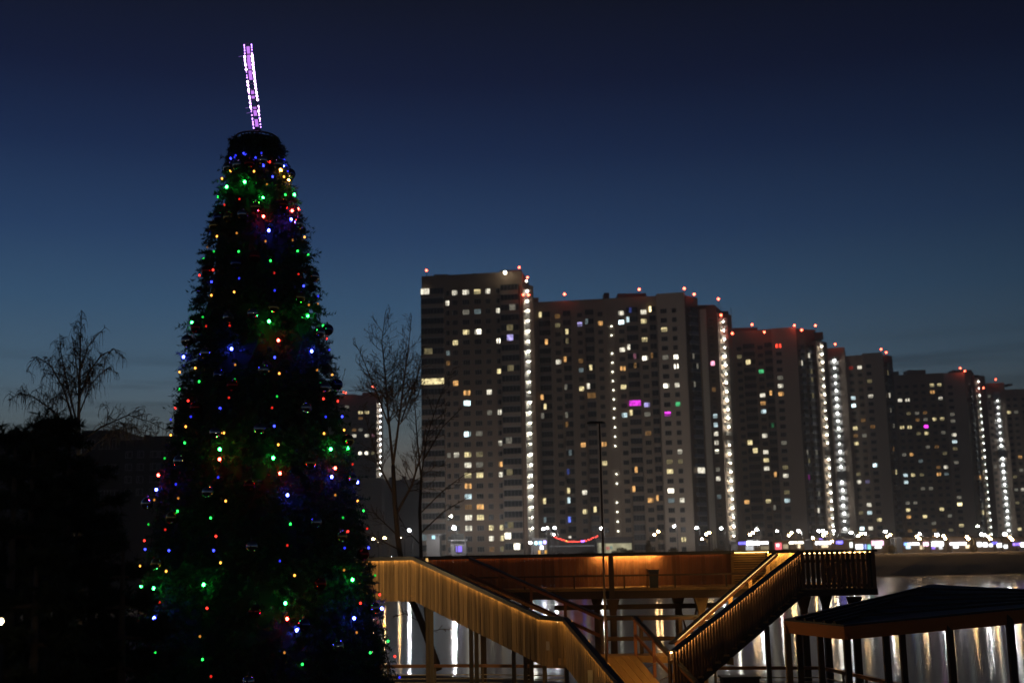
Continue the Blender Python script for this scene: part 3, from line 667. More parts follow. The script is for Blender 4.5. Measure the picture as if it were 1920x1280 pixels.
shop('shop with a wide pale pink glowing front', 1634, 1664, 262, [(1634, 1656, 1013, 1022, PNK, 2.2, 'sign'), (1640, 1652, 1023, 1027, WHT, 3, 'shop_window')])
shop('shop with blue-white sign strip over the right part of the embankment', 1692, 1744, 262, [(1695, 1702, 1017, 1022, (.2, .4, 1), 4, 'sign'), (1702, 1723, 1017, 1021, WHT, 6, 'sign'), (1698, 1706, 1022, 1028, (.6, .8, 1), 1.6, 'shop_window'), (1731, 1740, 1016, 1023, PNK, 5, 'sign'), (1724, 1731, 1022, 1029, WRM, 1.0, 'shop_window')])
shop('tall bright white shop front below the wide tower', 1745, 1776, 262, [(1747, 1768, 1015, 1023, WHT, 10, 'sign'), (1746, 1752, 1023, 1029, VIO, 1.5, 'shop_window'), (1760, 1766, 1023, 1029, WHT, 1.0, 'shop_window')])
shop('long shop with a thin pinkish white sign strip', 1778, 1822, 262, [(1781, 1811, 1016.5, 1021, (1, .9, 1), 8, 'sign'), (1787, 1796, 1022.5, 1027, WHT, 3, 'shop_window'), (1810, 1820, 1021, 1027, WRM, 2, 'shop_window')])
shop('shop with several round white signs and a blue one at far right', 1830, 1878, 262, [(1832, 1839, 1016, 1024, WHT, 7, 'sign'), (1843, 1850, 1017, 1024, WHT, 7, 'sign'), (1854, 1860, 1019, 1024, WHT, 4, 'sign'), (1860.3, 1869, 1015, 1020, BLU, 3, 'sign'), (1869.3, 1877, 1018, 1025, WHT, 6, 'sign')])
shop('shop with violet sign at the right edge', 1880, 1935, 262, [(1882, 1888, 1021, 1027, WHT, 4, 'sign'), (1899, 1913, 1017, 1022, VIO, 3, 'sign'), (1914, 1925, 1017, 1024, WHT, 6, 'sign')])
shop('low pale yellow lit building behind the deck', 1118, 1186, 300, [(1121, 1127, 1017, 1036, (.95, .9, .6), 0.42, 'lit_wall'), (1133, 1184, 1018, 1036, (.95, .88, .55), 0.40, 'lit_wall'), (1136, 1143, 1024, 1030, RED, 0.4, 'poster'), (1143.5, 1148, 1023, 1029, CYN, 0.4, 'poster')])  # yellow walls glow by emission in place of light falling on them
shop('long low grey building under the red garland', 1026, 1118, 306, [(1030, 1117, 1022.5, 1023.5, WHT, 0.22, 'glowing_roof_edge')])  # roof edge is no lamp; its brightness is put in as emission
shop('kiosk group with blue and white lights beside the rounded tower corner', 996, 1025, 290, [(1003, 1007, 1015, 1020, (.5, .95, 1), 6, 'sign'), (1010, 1016, 1014, 1020, (.25, .45, 1), 5, 'sign'), (1019, 1024, 1013, 1019, (.5, .4, 1), 4, 'sign'), (1013, 1018, 1023, 1029, WHT, 7, 'sign'), (1009, 1013, 1031, 1038, (1, .5, .1), 1.4, 'shop_window'), (1021, 1025, 1031, 1037, (1, .5, .1), 1.2, 'shop_window')])
shop('low dark house with one violet window below the tallest tower', 845, 874, 290, [(855, 866, 1023, 1034, (.3, .2, 1.0), 1.3, 'window'), (846, 870, 1000, 1017, (.8, .8, .75), 0.09, 'lit_wall')])  # grey wall panel glows by emission, standing in for light on it
shop('low shop with a small cyan sign between the bare trees', 800, 824, 290, [(810, 816, 1002, 1010, (.5, .85, 1), 1.5, 'sign')], h=6)

# red garland between two posts
gr = empty('festoon_garland', P(1078, 1012, 282), 'sagging red string of lights strung across the far street', 'garland')
pa, pb = P(1037, 1003, 282), P(1122, 1002, 282); pts = []
for i in range(31):
    t = i / 30; p = pa.lerp(pb, t); p.z -= 1.35 * 4 * t * (1 - t); pts.append(p)
part(MB().tube(pts, 0.02, 4), 'wire', m_pole, gr)
bl = MB().ball((0, 0, 0), 0.12, 6, 4).mesh('bulb', emi('garland_red', (1, 0.07, 0.05), 6), True)
bl2 = MB().ball((0, 0, 0), 0.12, 6, 4).mesh('bulb', emi('garland_amber', (1, 0.6, 0.1), 6), True)
bl3 = MB().ball((0, 0, 0), 0.2, 6, 4).mesh('bulb', emi('garland_violet', (0.3, 0.12, 1), 6), True)
for i, p in enumerate(pts[1:-1]):
    o = link('bulb', bl2 if i == 8 else bl3 if i in (18, 19) else bl, gr); o.location = p + Vector((rnd.uniform(-.1, .1), 0, -0.2 + rnd.uniform(-.12, .12))) - gr.location
for p in (pa, pb): part(MB().tube([(p.x, p.y, FZ), (p.x, p.y, p.z + 0.3)], 0.09, 6), 'post', m_pole, gr)

def car(x, d, label, body, lights):
    p = P(x, 1040, d); root = empty('car', (p.x, p.y, FZ), label, 'car', 'cars on the far shore')
    prof = [(-2.1, 0.35), (-2.15, 0.8), (-1.7, 0.92), (-1.0, 1.42), (0.6, 1.45), (1.2, 0.98), (2.05, 0.85), (2.15, 0.4)]
    b = MB()
    for i in range(len(prof)):
        (x0, z0), (x1, z1) = prof[i], prof[(i + 1) % len(prof)]
        b.quad((x0, -0.85, z0), (x1, -0.85, z1), (x1, 0.85, z1), (x0, 0.85, z0))
    b.quad(*[(a, -0.85, z) for a, z in prof]); b.quad(*[(a, 0.85, z) for a, z in reversed(prof)])
    link('body', b.mesh('body', body), root)
    for sx in (-1.35, 1.35):
        for sy in (-0.8, 0.8): link('wheel', MB().tube([(sx, sy - 0.1, 0.32), (sx, sy + 0.1, 0.32)], 0.32, 12).mesh('wheel', mat('tyre', (0.02, 0.02, 0.02), 0.8)), root)
    g = MB(); g.quad((-0.95, -0.86, 0.95), (1.05, -0.86, 0.98), (0.5, -0.86, 1.38), (-0.85, -0.86, 1.38)); link('side_window', g.mesh('side_window', m_dark), root)
    for nm, sx, m in (('tail_light', -2.16, emi('tail_red', (1, .08, .05), 14)), ('headlight', 2.16, emi('head_white', (1, .97, .9), 22))):
        for sy in (-0.6, 0.6): link(nm, MB().ball((sx, sy, 0.7), 0.16, 8, 5).mesh(nm, m if lights else m_slab), root)
car(728, 262, 'car with lit red tail lamps below the leaning bare tree', mat('car_dark', (0.03, 0.03, 0.035), 0.3, spec=0.6), True)
car(1052, 270, 'pale parked car below the red garland', mat('car_white', (0.6, 0.6, 0.6), 0.3, spec=0.6), False)
car(842, 262, 'grey parked car below the tallest tower', mat('car_grey', (0.3, 0.3, 0.32), 0.3, spec=0.6), False)
car(1110, 268, 'dark car parked beside the pale yellow lit building', mat('car_dark', (0.03, 0.03, 0.035), 0.3, spec=0.6), True)

# ------------------------------------------------------------------ bare trees
def perp(d):
    v = Vector((rnd.uniform(-1, 1), rnd.uniform(-1, 1), rnd.uniform(-1, 1)))
    v = v - d * v.dot(d)
    return v.normalized()
def grow(b, p, d, L, r, lvl, droop, spread, up_=0.25, nseg=4, hang=False):
    """one twig polyline plus its side twigs"""
    pts = [p.copy()]; q = p.copy(); dd = d.normalized()
    for i in range(nseg):
        dd = (dd + perp(dd) * 0.14 + Vector((0, 0, up_ * 0.25 - droop * (i + 1) / nseg))).normalized()
        q = q + dd * (L / nseg); pts.append(q.copy())
    b.tube(pts, [r * (1 - 0.75 * i / nseg) for i in range(nseg + 1)], 5 if r > 0.03 else 3, cap=False)
    if lvl <= 0: return
    if hang:                                    # weeping twigs: thin strings that hang straight down
        for i in range(int(L / 0.11)):
            t = rnd.uniform(0.2, 1.0); k = min(int(t * nseg), nseg - 1); q0 = pts[k].lerp(pts[k + 1], t * nseg - k)
            o = Vector((rnd.uniform(-.25, .25), rnd.uniform(-.25, .25), 0)); hl = rnd.uniform(0.12, 0.62)
            b.tube([q0, q0 + o * 0.6 + Vector((0, 0, -0.08)), q0 + o + Vector((0, 0, -hl * 0.5)), q0 + o * 1.1 + Vector((0, 0, -hl))], [0.010, 0.009, 0.008, 0.006], 3, cap=False)
    n = max(2, int(L / spread[lvl]))
    for i in range(n):
        t = 0.25 + 0.75 * (i + rnd.random()) / n
        k = min(int(t * nseg), nseg - 1); base = pts[k].lerp(pts[k + 1], t * nseg - k)
        ax = (pts[k + 1] - pts[k]).normalized()
        nd = (ax * 0.8 + perp(ax) * 0.75).normalized()
        grow(b, base, nd, L * rnd.uniform(0.4, 0.68) * (1.15 - 0.4 * t), max(r * 0.5, 0.011), lvl - 1, droop * 1.25, spread, up_, 4 if lvl > 1 else 3, hang)

m_bark = mat('bark', (0.14, 0.095, 0.062), 0.9, var=0.4, scale=4, bump=0.5, bscale=12, stretch=(1, 1, 0.3))
m_birch = mat('birch_bark', (0.16, 0.14, 0.12), 0.85, var=0.5, scale=3)
def bare_tree(label, trunk, stems, d, rad, lvl=2, droop=0.0, spread=(0, 0.35, 0.55), lenf=0.33, mat_=None, up_=0.25, side_from=0.25, dens=0.5, hang=False):
    """trunk/stems: pixel polylines at depth d (with a bit of real depth for each stem)"""
    m = mat_ or m_bark
    base = P(*trunk[0], d); root = empty('bare_tree', base, label, 'tree')
    tp = [P(x, y, d) for x, y in trunk]
    n = len(tp); b = MB(); b.tube(tp, [rad * (1 - 0.45 * i / (n - 1)) for i in range(n)], 9); part(b, 'trunk', m, root, True)
    cb = MB()
    for st, sr, dz in stems:
        sp = []
        for i, (x, y) in enumerate(st): sp.append(P(x, y, d + dz * i / (len(st) - 1)))
        ns = len(sp); rr = [max(0.78 * sr * (1 - 0.88 * i / (ns - 1)), 0.011) for i in range(ns)]
        cb.tube(sp, rr, 6)
        tot = sum((sp[i + 1] - sp[i]).length for i in range(ns - 1))
        cnt = int(tot / dens)
        for c in range(cnt):
            t = side_from + (1 - side_from) * (c + rnd.random()) / cnt
            acc = t * tot; i = 0
            while i < ns - 2 and acc > (sp[i + 1] - sp[i]).length: acc -= (sp[i + 1] - sp[i]).length; i += 1
            seg = sp[i + 1] - sp[i]; pt = sp[i] + seg.normalized() * min(acc, seg.length)
            ax = seg.normalized(); nd = (ax * 0.75 + perp(ax) * 0.75).normalized()
            grow(cb, pt, nd, tot * lenf * rnd.uniform(0.5, 1.1) * (1.2 - t), max(rr[i] * 0.45, 0.016), lvl, droop, spread, up_, 4, hang)
    part(cb, 'crown', m, root)
    return root

bare_tree('leafless leaning tree left of the tallest tower, rising behind the board wall', [(822, 1256), (806, 1208), (790, 1165), (772, 1125), (755, 1070), (746, 1010), (740, 940), (737, 872)],
    [([(737, 872), (728, 780), (722, 700), (716, 640), (722, 590)], 0.085, 1.5), ([(737, 872), (748, 790), (758, 710), (766, 650), (772, 592)], 0.08, -1.5),
     ([(742, 965), (772, 910), (790, 850), (800, 790)], 0.08, 1.5), ([(740, 930), (715, 880), (695, 820), (680, 760)], 0.06, 1), ([(730, 800), (700, 720), (675, 660), (664, 640)], 0.05, -1),
     ([(748, 1030), (710, 1010), (690, 1000), (672, 995)], 0.045, -1), ([(742, 1000), (700, 960), (680, 958)], 0.04, 1), ([(752, 790), (785, 700), (792, 650)], 0.05, 1),
     ([(798, 1185), (830, 1178), (850, 1180)], 0.03, 0.5), ([(788, 1165), (760, 1150), (735, 1155)], 0.03, 0.5)], 50, 0.16, lvl=2, dens=0.17, lenf=0.30, spread=(0, 0.12, 0.17))
bare_tree('second leafless tree standing against the tallest tower', [(816, 1256), (800, 1160), (790, 1060), (787, 960), (790, 890)],
    [([(790, 890), (800, 820), (822, 750), (850, 690)], 0.05, 1), ([(790, 960), (830, 920), (870, 890), (905, 880)], 0.04, -1), ([(788, 1000), (830, 960), (880, 930)], 0.05, 1),
     ([(790, 900), (782, 820), (778, 760), (776, 700)], 0.06, -1), ([(788, 1020), (760, 990), (745, 960)], 0.04, 1), ([(795, 860), (830, 800), (870, 760)], 0.05, 0)], 53, 0.10, lvl=2, dens=0.34, lenf=0.28, spread=(0, 0.18, 0.25))
bare_tree('small bare tree just right of the decorated tree', [(640, 1150), (645, 1000), (632, 850), (630, 760)], [([(630, 760), (628, 700), (632, 680)], 0.03, 0.5), ([(630, 780), (640, 720), (648, 690)], 0.025, -0.5)], 58, 0.07, lvl=1, dens=0.4)
bare_tree('weeping birch with drooping twigs at the left', [(150, 1255), (148, 1100), (146, 950), (147, 800)],
    [([(147, 800), (149, 720), (151, 640), (153, 585)], 0.09, 0.5), ([(146, 800), (128, 730), (114, 660), (112, 625)], 0.06, 1.0), ([(146, 820), (120, 730), (95, 685), (68, 668), (52, 690)], 0.06, -1.2),
     ([(148, 750), (165, 700), (190, 665), (215, 655), (232, 672)], 0.05, 1.2), ([(149, 700), (165, 650), (185, 625), (196, 615)], 0.04, -0.8), ([(146, 840), (100, 770), (60, 742), (35, 738), (15, 750)], 0.055, 1.0),
     ([(148, 830), (190, 800), (240, 778), (280, 790), (315, 808)], 0.05, -1.0), ([(147, 780), (170, 720), (200, 690), (222, 700)], 0.04, 1), ([(148, 720), (140, 660), (135, 630)], 0.04, 0),
     ([(147, 860), (200, 815), (250, 800), (290, 812)], 0.045, 1)],
    46, 0.17, lvl=2, droop=0.16, dens=0.20, lenf=0.27, mat_=m_birch, up_=0.25, spread=(0, 0.16, 0.22), hang=True)

# ------------------------------------------------------------------ needle foliage (numpy)
nr = np.random.default_rng(5)
def needles(bases, dirs, lens, nn, nl, nw, spread=0.9):
    """sprigs: a bent stem with flat needles all round; returns verts, tris"""
    n = len(bases); t = nr.uniform(0.05, 1.0, (n, nn))
    a = dirs / np.linalg.norm(dirs, axis=1, keepdims=True)
    pos = bases[:, None, :] + a[:, None, :] * (t * lens[:, None])[..., None]
    pos[..., 2] -= (t ** 2) * lens[:, None] * 0.12
    rv = nr.normal(size=(n, nn, 3)); rv -= (rv * a[:, None, :]).sum(-1, keepdims=True) * a[:, None, :]
    rv /= np.linalg.norm(rv, axis=-1, keepdims=True)
    nd = a[:, None, :] * 0.6 + rv * spread; nd /= np.linalg.norm(nd, axis=-1, keepdims=True)
    sd = np.cross(nd, nr.normal(size=(n, nn, 3))); sd /= np.linalg.norm(sd, axis=-1, keepdims=True)
    ln = nl * nr.uniform(0.6, 1.25, (n, nn, 1))
    v = np.stack([pos - sd * nw / 2, pos + sd * nw / 2, pos + nd * ln], axis=2).reshape(-1, 3)
    f = np.arange(len(v)).reshape(-1, 3)
    return v, f
def np_mesh(name, v, f, m):
    me = bpy.data.meshes.new(name)
    me.vertices.add(len(v)); me.vertices.foreach_set('co', v.astype(np.float32).ravel())
    k = f.shape[1]; me.loops.add(f.size); me.loops.foreach_set('vertex_index', f.astype(np.int32).ravel())
    me.polygons.add(len(f)); me.polygons.foreach_set('loop_start', np.arange(0, f.size, k, dtype=np.int32))
    me.polygons.foreach_set('loop_total', np.full(len(f), k, dtype=np.int32))
    me.materials.append(m); me.update(calc_edges=True); me.validate(); return me

m_needle = mat('fir_needles', (0.05, 0.10, 0.045), 0.55, var=0.5, scale=1.5)
m_pine = mat('pine_needles', (0.05, 0.06, 0.03), 0.7, var=0.5, scale=1.0)

m_shrub = mat('shrub_leaves', (0.06, 0.05, 0.025), 0.8, var=0.5, scale=1.0)
shr = [(1090, 1036, 255, 1.3, 2.6), (1104, 1034, 256, 1.6, 2.2), (1152, 1030, 262, 1.5, 1.6), (1166, 1026, 263, 2.2, 2.4), (1180, 1029, 262, 1.7, 2.0), (1205, 1031, 258, 1.2, 2.0), (1224, 1030, 258, 1.4, 1.8), (1262, 1027, 262, 1.8, 2.0),
       (1345, 1027, 262, 1.6, 2.2), (870, 1036, 256, 1.2, 3.0), (905, 1036, 256, 1.1, 3.0), (1672, 1020, 258, 1.6, 1.2), (1826, 1019, 258, 1.5, 1.3), (1216, 1014, 266, 3.6, 0.9), (940, 1037, 255, 1.0, 3.4), (970, 1037, 255, 1.0, 3.0)]
for i, (x, y, d, h_, wd_) in enumerate(sorted(shr)):
    p = P(x, 1030, d); r_ = empty('shrub', (p.x, p.y, FZ), 'dark shrub on the far shore, %s from the left' % ORD[i], 'shrub', 'shrubs along the far shore')
    link('stem', MB().tube([(0, 0, -0.05), (0.05, 0, h_ * 0.6)], [0.06, 0.02], 5).mesh('stem', m_bark), r_)
    n_ = 260; uu = nr.normal(size=(n_, 3)); uu /= np.linalg.norm(uu, axis=1, keepdims=True); rr_ = nr.random((n_, 1)) ** 0.4
    pos = uu * rr_ * np.array([wd_ * 0.55, 0.9, h_ * 0.5]) + np.array([0, 0, h_ * 0.55]); pos[:, 2] = np.maximum(pos[:, 2], 0.02)
    v, f = needles(pos, uu + nr.normal(size=(n_, 3)) * 0.4, np.full(n_, 0.22), 10, 0.2, 0.12)
    o = link('foliage', np_mesh('foliage', v, f, m_shrub), r_); o['kind'] = 'stuff'

# ------------------------------------------------------------------ the decorated tree
TD = 25.0
prof = [(262, 44), (300, 50), (330, 60), (400, 78), (500, 98), (600, 119), (700, 137), (800, 156), (900, 176), (1000, 194), (1100, 211), (1280, 242), (1460, 274)]
axT, axB = P(481, 262, TD), P(490, 1280, TD)
ztop_t, zbot_t = axT.z, GZ + 0.35
def axis(z):
    t = (z - axB.z) / (axT.z - axB.z); return axB.lerp(axT, t)
zp = [(P(485, y, TD).z, hw * (TD / FPX)) for y, hw in prof]
def rad_at(z):
    for (z0, r0_), (z1, r1_) in zip(zp, zp[1:]):
        if z <= z0 and z >= z1: return r0_ + (r1_ - r0_) * (z0 - z) / (z0 - z1)
    return zp[0][1] if z > zp[0][0] else zp[-1][1]
view = Vector((-axB.x, -axB.y, 0)).normalized()      # towards the camera
side = Vector((-view.y, view.x, 0))                  # to the right in the picture
def on_tree(th, z, k=1.0):
    c = axis(z); r = rad_at(z) * k
    return Vector((c.x, c.y, z)) + (view * math.cos(th) + side * math.sin(th)) * r
base = axis(GZ); base.z = GZ
xt = empty('christmas_tree', base, 'tall cone-shaped Christmas tree covered in coloured lights', 'tree')
b = MB()
zs = np.linspace(zbot_t, ztop_t, 24)
for z in zs:
    c = axis(z); r = rad_at(z) * 0.84
    for k in range(32):
        a = 2 * math.pi * k / 32; rr = r * rnd.uniform(0.93, 1.04); b.v.append((c.x + rr * math.cos(a), c.y + rr * math.sin(a), z))
for i in range(len(zs) - 1):
    for k in range(32): b.f.append((i * 32 + k, i * 32 + (k + 1) % 32, (i + 1) * 32 + (k + 1) % 32, (i + 1) * 32 + k)); b.m.append(0)
b.f.append(tuple((len(zs) - 1) * 32 + k for k in range(32))); b.m.append(0)
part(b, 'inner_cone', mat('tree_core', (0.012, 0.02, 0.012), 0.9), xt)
part(MB().tube([(base.x, base.y, GZ), (axT.x, axT.y, ztop_t + 0.1)], 0.09, 8), 'trunk', mat('tree_steel', (0.08, 0.08, 0.08), 0.5), xt)
# top ring of the frame with wire stubs
rg = MB(); rr = rad_at(ztop_t) * 0.92
rg.tube([(axT.x + rr * math.cos(a), axT.y + rr * math.sin(a), ztop_t + 0.03) for a in np.linspace(0, 2 * math.pi, 25)], 0.022, 5)
for k in range(26):
    a = 2 * math.pi * k / 26 + rnd.uniform(-.1, .1); p = Vector((axT.x + rr * math.cos(a), axT.y + rr * math.sin(a), ztop_t))
    rg.tube([p + Vector((0, 0, 0.05)), p + Vector((math.cos(a) * 0.05, math.sin(a) * 0.05, -0.45))], 0.012, 4)
rg.tube([(axT.x - rr, axT.y, ztop_t + 0.03), (axT.x + rr, axT.y, ztop_t + 0.03)], 0.03, 5)
part(rg, 'top_ring', mat('tree_steel', (0.08, 0.08, 0.08), 0.5), xt)
n = 9500
u = nr.uniform(0, 1, n)
# more sprigs where the cone is wide
zz = zbot_t + (ztop_t - 0.3 - zbot_t) * 1.25 * (1 - np.sqrt(1 - u * 0.96))
th = nr.uniform(-math.pi, math.pi, n)
zz[:420] = nr.uniform(ztop_t - 0.75, ztop_t - 0.04, 420)
# clumps: each sprig pulled towards a branch tip
bs = np.zeros((n, 3)); ds = np.zeros((n, 3))
for i in range(n):
    p = on_tree(th[i], zz[i], 0.80 + 0.12 * nr.random()); c = axis(zz[i]); o = (p - Vector((c.x, c.y, zz[i]))).normalized()
    dv = o * 1.0 + Vector((0, 0, nr.uniform(-0.55, 0.35))) + Vector((-o.y, o.x, 0)) * nr.uniform(-0.6, 0.6)
    bs[i] = p; ds[i] = dv
ln = nr.uniform(0.16, 0.36, n) * np.where(nr.random(n) < 0.07, 1.55, 1.0) * np.clip(0.42 + (ztop_t - zz) / 4.0, 0.42, 1.0)
v, f = needles(bs, ds, ln, 34, 0.085, 0.022)
v -= np.array(xt.location); fo = link('foliage', np_mesh('foliage', v, f, m_needle), xt); fo['kind'] = 'stuff'

# strings of coloured lights hanging down the tree
BC = {'G': (0.02, 1.0, 0.09), 'R': (1.0, 0.028, 0.018), 'B': (0.03, 0.04, 1.0), 'Y': (1.0, 0.36, 0.05)}
bulb_m = {}
for c in 'GRBY':
    for lv, s in ((2, 85.0), (1, 4.5), (0, 0.8)):
        col = BC[c]
        bulb_m[c, lv] = MB().ball((0, 0, 0), 0.027 if lv == 2 else 0.022, 10, 6, 0, 1.15).mesh('bulb', emi('bulb_%s%d' % (c, lv), col, s * (1.5 if c == 'B' else 0.9 if c == 'G' else 1.0 if c == 'R' else 0.8)), True)
m_wire = mat('cable', (0.01, 0.02, 0.01), 0.6)
angs = [-83, -50, -21, 12, 47, 76]
names = ['along the left edge of the tree', 'second from the left edge of the tree', 'left of the middle of the tree', 'just right of the middle of the tree',
         'second from the right edge of the tree', 'along the right edge of the tree']
for k, a in enumerate(angs):
    sroot = empty('light_string', on_tree(R(a), ztop_t - 0.4, 1.0), 'string of red, green, blue and yellow bulbs ' + names[k], 'light string', 'light strings on the Christmas tree')
    pts = []; off = rnd.uniform(-7, 7) + (16 if k == 3 else 0)
    nb = 0
    for i in range(-2, 34):
        y = 370 + 30.1 * i + off + rnd.uniform(-9, 9)
        z = P(485, y, TD).z
        if z < zbot_t + 0.2 or z > ztop_t - 0.3: continue
        aa = R(a + rnd.uniform(-4.5, 4.5)); p = on_tree(aa, z, 0.985 + 0.05 * rnd.random()) + (view * math.cos(aa) + side * math.sin(aa)) * 0.03
        pts.append(on_tree(aa, z, 0.985))
        c = 'GRBY'[i % 4]; ph = i % 8
        if rnd.random() < 0.07: continue
        lv = 2 if (ph < 3 and rnd.random() < 0.62) else (1 if rnd.random() < 0.55 else 0)
        o = link('bulb', bulb_m[c, lv], sroot); o.location = p - sroot.location
    part(MB().tube(pts, 0.008, 4), 'wire', m_wire, sroot)
# short string round the top
sroot = empty('light_string', on_tree(0, P(485, 312, TD).z), 'short string of small bulbs around the narrow top of the tree', 'light string', 'light strings on the Christmas tree')
pts = []
for x, y, c, lv in [(435, 307, 'B', 1), (442, 308, 'B', 0), (462, 306, 'B', 1), (480, 313, 'B', 1), (490, 303, 'B', 0), (505, 319, 'R', 1), (520, 307, 'B', 0), (530, 319, 'B', 2), (525, 331, 'Y', 2), (539, 344, 'Y', 2), (477, 341, 'Y', 1), (510, 348, 'B', 1)]:
    z = P(485, y, TD).z; cpx = proj(axis(z))[0]; hw = rad_at(z) * FPX / TD
    p = on_tree(math.asin(max(-1, min(1, (x - cpx) / hw))), z, 1.05); pts.append(p)
    o = link('bulb', bulb_m[c, lv], sroot); o.location = p - sroot.location
part(MB().tube(pts, 0.006, 4), 'wire', m_wire, sroot)

# baubles
bm_cols = {'silver': mat('bauble_silver', (0.55, 0.56, 0.58), 0.07, 1.0, var=0.05), 'red': mat('bauble_red', (0.45, 0.03, 0.03), 0.08, 1.0, var=0.05), 'gold': mat('bauble_gold', (0.65, 0.42, 0.12), 0.09, 1.0, var=0.05),
           'blue': mat('bauble_blue', (0.10, 0.13, 0.35), 0.08, 1.0, var=0.05)}
def bauble_mesh(c):
    b = MB(); b.ball((0, 0, 0), 0.125, 20, 12, 0); b.tube([(0, 0, 0.12), (0, 0, 0.155)], 0.022, 8, 1)
    b.tube([(0.018 * math.cos(t), 0, 0.172 + 0.018 * math.sin(t)) for t in np.linspace(0, 2 * math.pi, 9)], 0.003, 4, 1)
    return b.mesh('bauble', [bm_cols[c], m_mast], True)
bmesh_ = {c: bauble_mesh(c) for c in bm_cols}
bl_px = [(428, 326), (446, 326), (468, 325), (492, 318), (522, 320), (543, 328), (403, 437), (411, 424), (430, 428), (456, 425), (480, 411), (530, 400), (560, 428), (585, 525), (390, 523), (445, 518), (478, 505), (560, 575), (610, 622), (598, 634),
         (432, 618), (475, 612), (512, 600), (372, 628), (360, 650), (391, 680), (416, 722), (494, 715), (440, 742), (624, 728), (605, 738), (569, 780), (375, 778), (411, 826), (487, 821), (347, 872), (575, 880), (293, 942), (400, 930), (470, 920),
         (337, 972), (584, 985), (475, 1025), (672, 1042), (312, 1052), (590, 1092), (480, 1135), (690, 1140), (240, 1158), (618, 1200), (470, 1250), (560, 1160), (630, 1010), (655, 905), (642, 832)]
cc = ['silver', 'silver', 'red', 'silver', 'silver', 'blue', 'gold', 'blue', 'gold', 'silver', 'gold', 'red', 'silver', 'silver', 'red', 'blue', 'red', 'gold', 'blue', 'silver', 'silver', 'silver', 'gold', 'red', 'silver', 'silver', 'blue', 'silver', 'red', 'blue', 'silver',
      'silver', 'red', 'silver', 'silver', 'silver', 'gold', 'silver', 'silver', 'red', 'gold', 'silver', 'silver', 'red', 'gold', 'red', 'red', 'silver', 'silver', 'silver', 'silver', 'blue', 'gold', 'silver', 'gold']
bands = [(0, 360, 'top ring of the tree'), (360, 470, 'second ring below the tree top'), (470, 560, 'upper third of the tree'), (560, 660, 'upper middle of the tree'), (660, 760, 'middle of the tree'),
         (760, 900, 'lower middle of the tree'), (900, 1060, 'lower third of the tree'), (1060, 1300, 'bottom of the tree in view')]
rec = [(x, y, cc[i]) for i, (x, y) in enumerate(bl_px)]
for y0, y1, nm in bands:
    for col in bm_cols:
        grp = sorted([r_ for r_ in rec if y0 <= r_[1] < y1 and r_[2] == col])
        for i, (x, y, c) in enumerate(grp):
            z = P(485, y, TD).z; cpx = proj(axis(z))[0]; hw = rad_at(z) * FPX / TD; s = max(-1.0, min(1.0, (x - cpx) / (hw * 1.06)))
            o = link('bauble', bmesh_[c]); o.location = on_tree(math.asin(s), z, 1.04 if abs(s) < 0.9 else 1.09); o.rotation_euler = (rnd.uniform(-.2, .2), rnd.uniform(-.2, .2), rnd.uniform(0, 6))
            tag(o, ('%s bauble, %s' % (c, nm)) + (', %s %s from left' % (ORD[i], c) if len(grp) > 1 else ''), 'bauble', 'baubles on the Christmas tree')

# ------------------------------------------------------------------ edge-on star on top, tilted, set with pinkish LEDs
sb, stp = P(482, 240, TD), P(463.5, 82, TD)
star = empty('star_topper', P(482, 246, TD), 'tilted star topper seen edge-on, glowing violet and pink on the tree tip', 'star')
upv = (stp - sb).normalized(); H = (stp - sb).length; cen = sb.lerp(stp, 0.5)
vd = (cen - CAMP).normalized(); dep = (vd - upv * upv.dot(vd)).normalized()       # star plane runs away from the camera
thk = upv.cross(dep).normalized(); 
if thk.x < 0: thk = -thk
def star_pt(ang, r, o): return cen + upv * (r * math.cos(ang)) + dep * (r * math.sin(ang)) + thk * (o - 0.022 * (1 - (2 * r * math.cos(ang) / H) ** 2) + 0.012)
HT = 0.056
led_w = emi('star_led_white', (0.82, 0.5, 1.0), 12); led_v = emi('star_led_violet', (0.5, 0.22, 1.0), 5); led_p = emi('star_panel_pink', (0.62, 0.22, 0.95), 1.0)
mw = MB().ball((0, 0, 0), 0.025, 8, 5).mesh('led', led_w, True); mv = MB().ball((0, 0, 0), 0.018, 8, 5).mesh('led', led_v, True)
corner = [(math.pi * k / 5, H / 2 if k % 2 == 0 else H * 0.25) for k in range(10)]
fr = MB(); pn = MB()
for sgn in (-1, 1):
    fr.tube([star_pt(a, r, sgn * HT) for a, r in corner + corner[:1]], 0.014, 5)
for k, (a, r) in enumerate(corner):
    fr.tube([star_pt(a, r, -HT), star_pt(a, r, HT)], 0.012, 5)
    a2, r2 = corner[(k + 1) % 10]
    for t0, t1 in ((0.12, 0.45), (0.6, 0.85)):
        p0, p1 = star_pt(a, r, 0).lerp(star_pt(a2, r2, 0), t0), star_pt(a, r, 0).lerp(star_pt(a2, r2, 0), t1)
        if k in (0, 2, 4, 5, 7, 9): pn.quad(p0 - thk * 0.035, p1 - thk * 0.035, p1 + thk * 0.035, p0 + thk * 0.035)
part(fr, 'star_frame', mat('star_steel', (0.10, 0.08, 0.12), 0.4, 0.6), star); part(pn, 'light_panel', led_p, star)
for sgn in (-1, 1):
    for k in range(10):
        a, r = corner[k]; a2, r2 = corner[(k + 1) % 10]
        for i in range(7):
            if rnd.random() < (0.6 if sgn == 0 else 0.2): continue
            p = star_pt(a, r, sgn * HT).lerp(star_pt(a2, r2, sgn * HT), (i + 0.5) / 7)
            hh = (p - sb).dot(upv) / H
            o = link('led', mw if (0.2 < hh < 0.82 and (rnd.random() < 0.62 or sgn > 0)) else mv, star); o.location = p + thk * sgn * 0.02 - star.location
sp = MB()
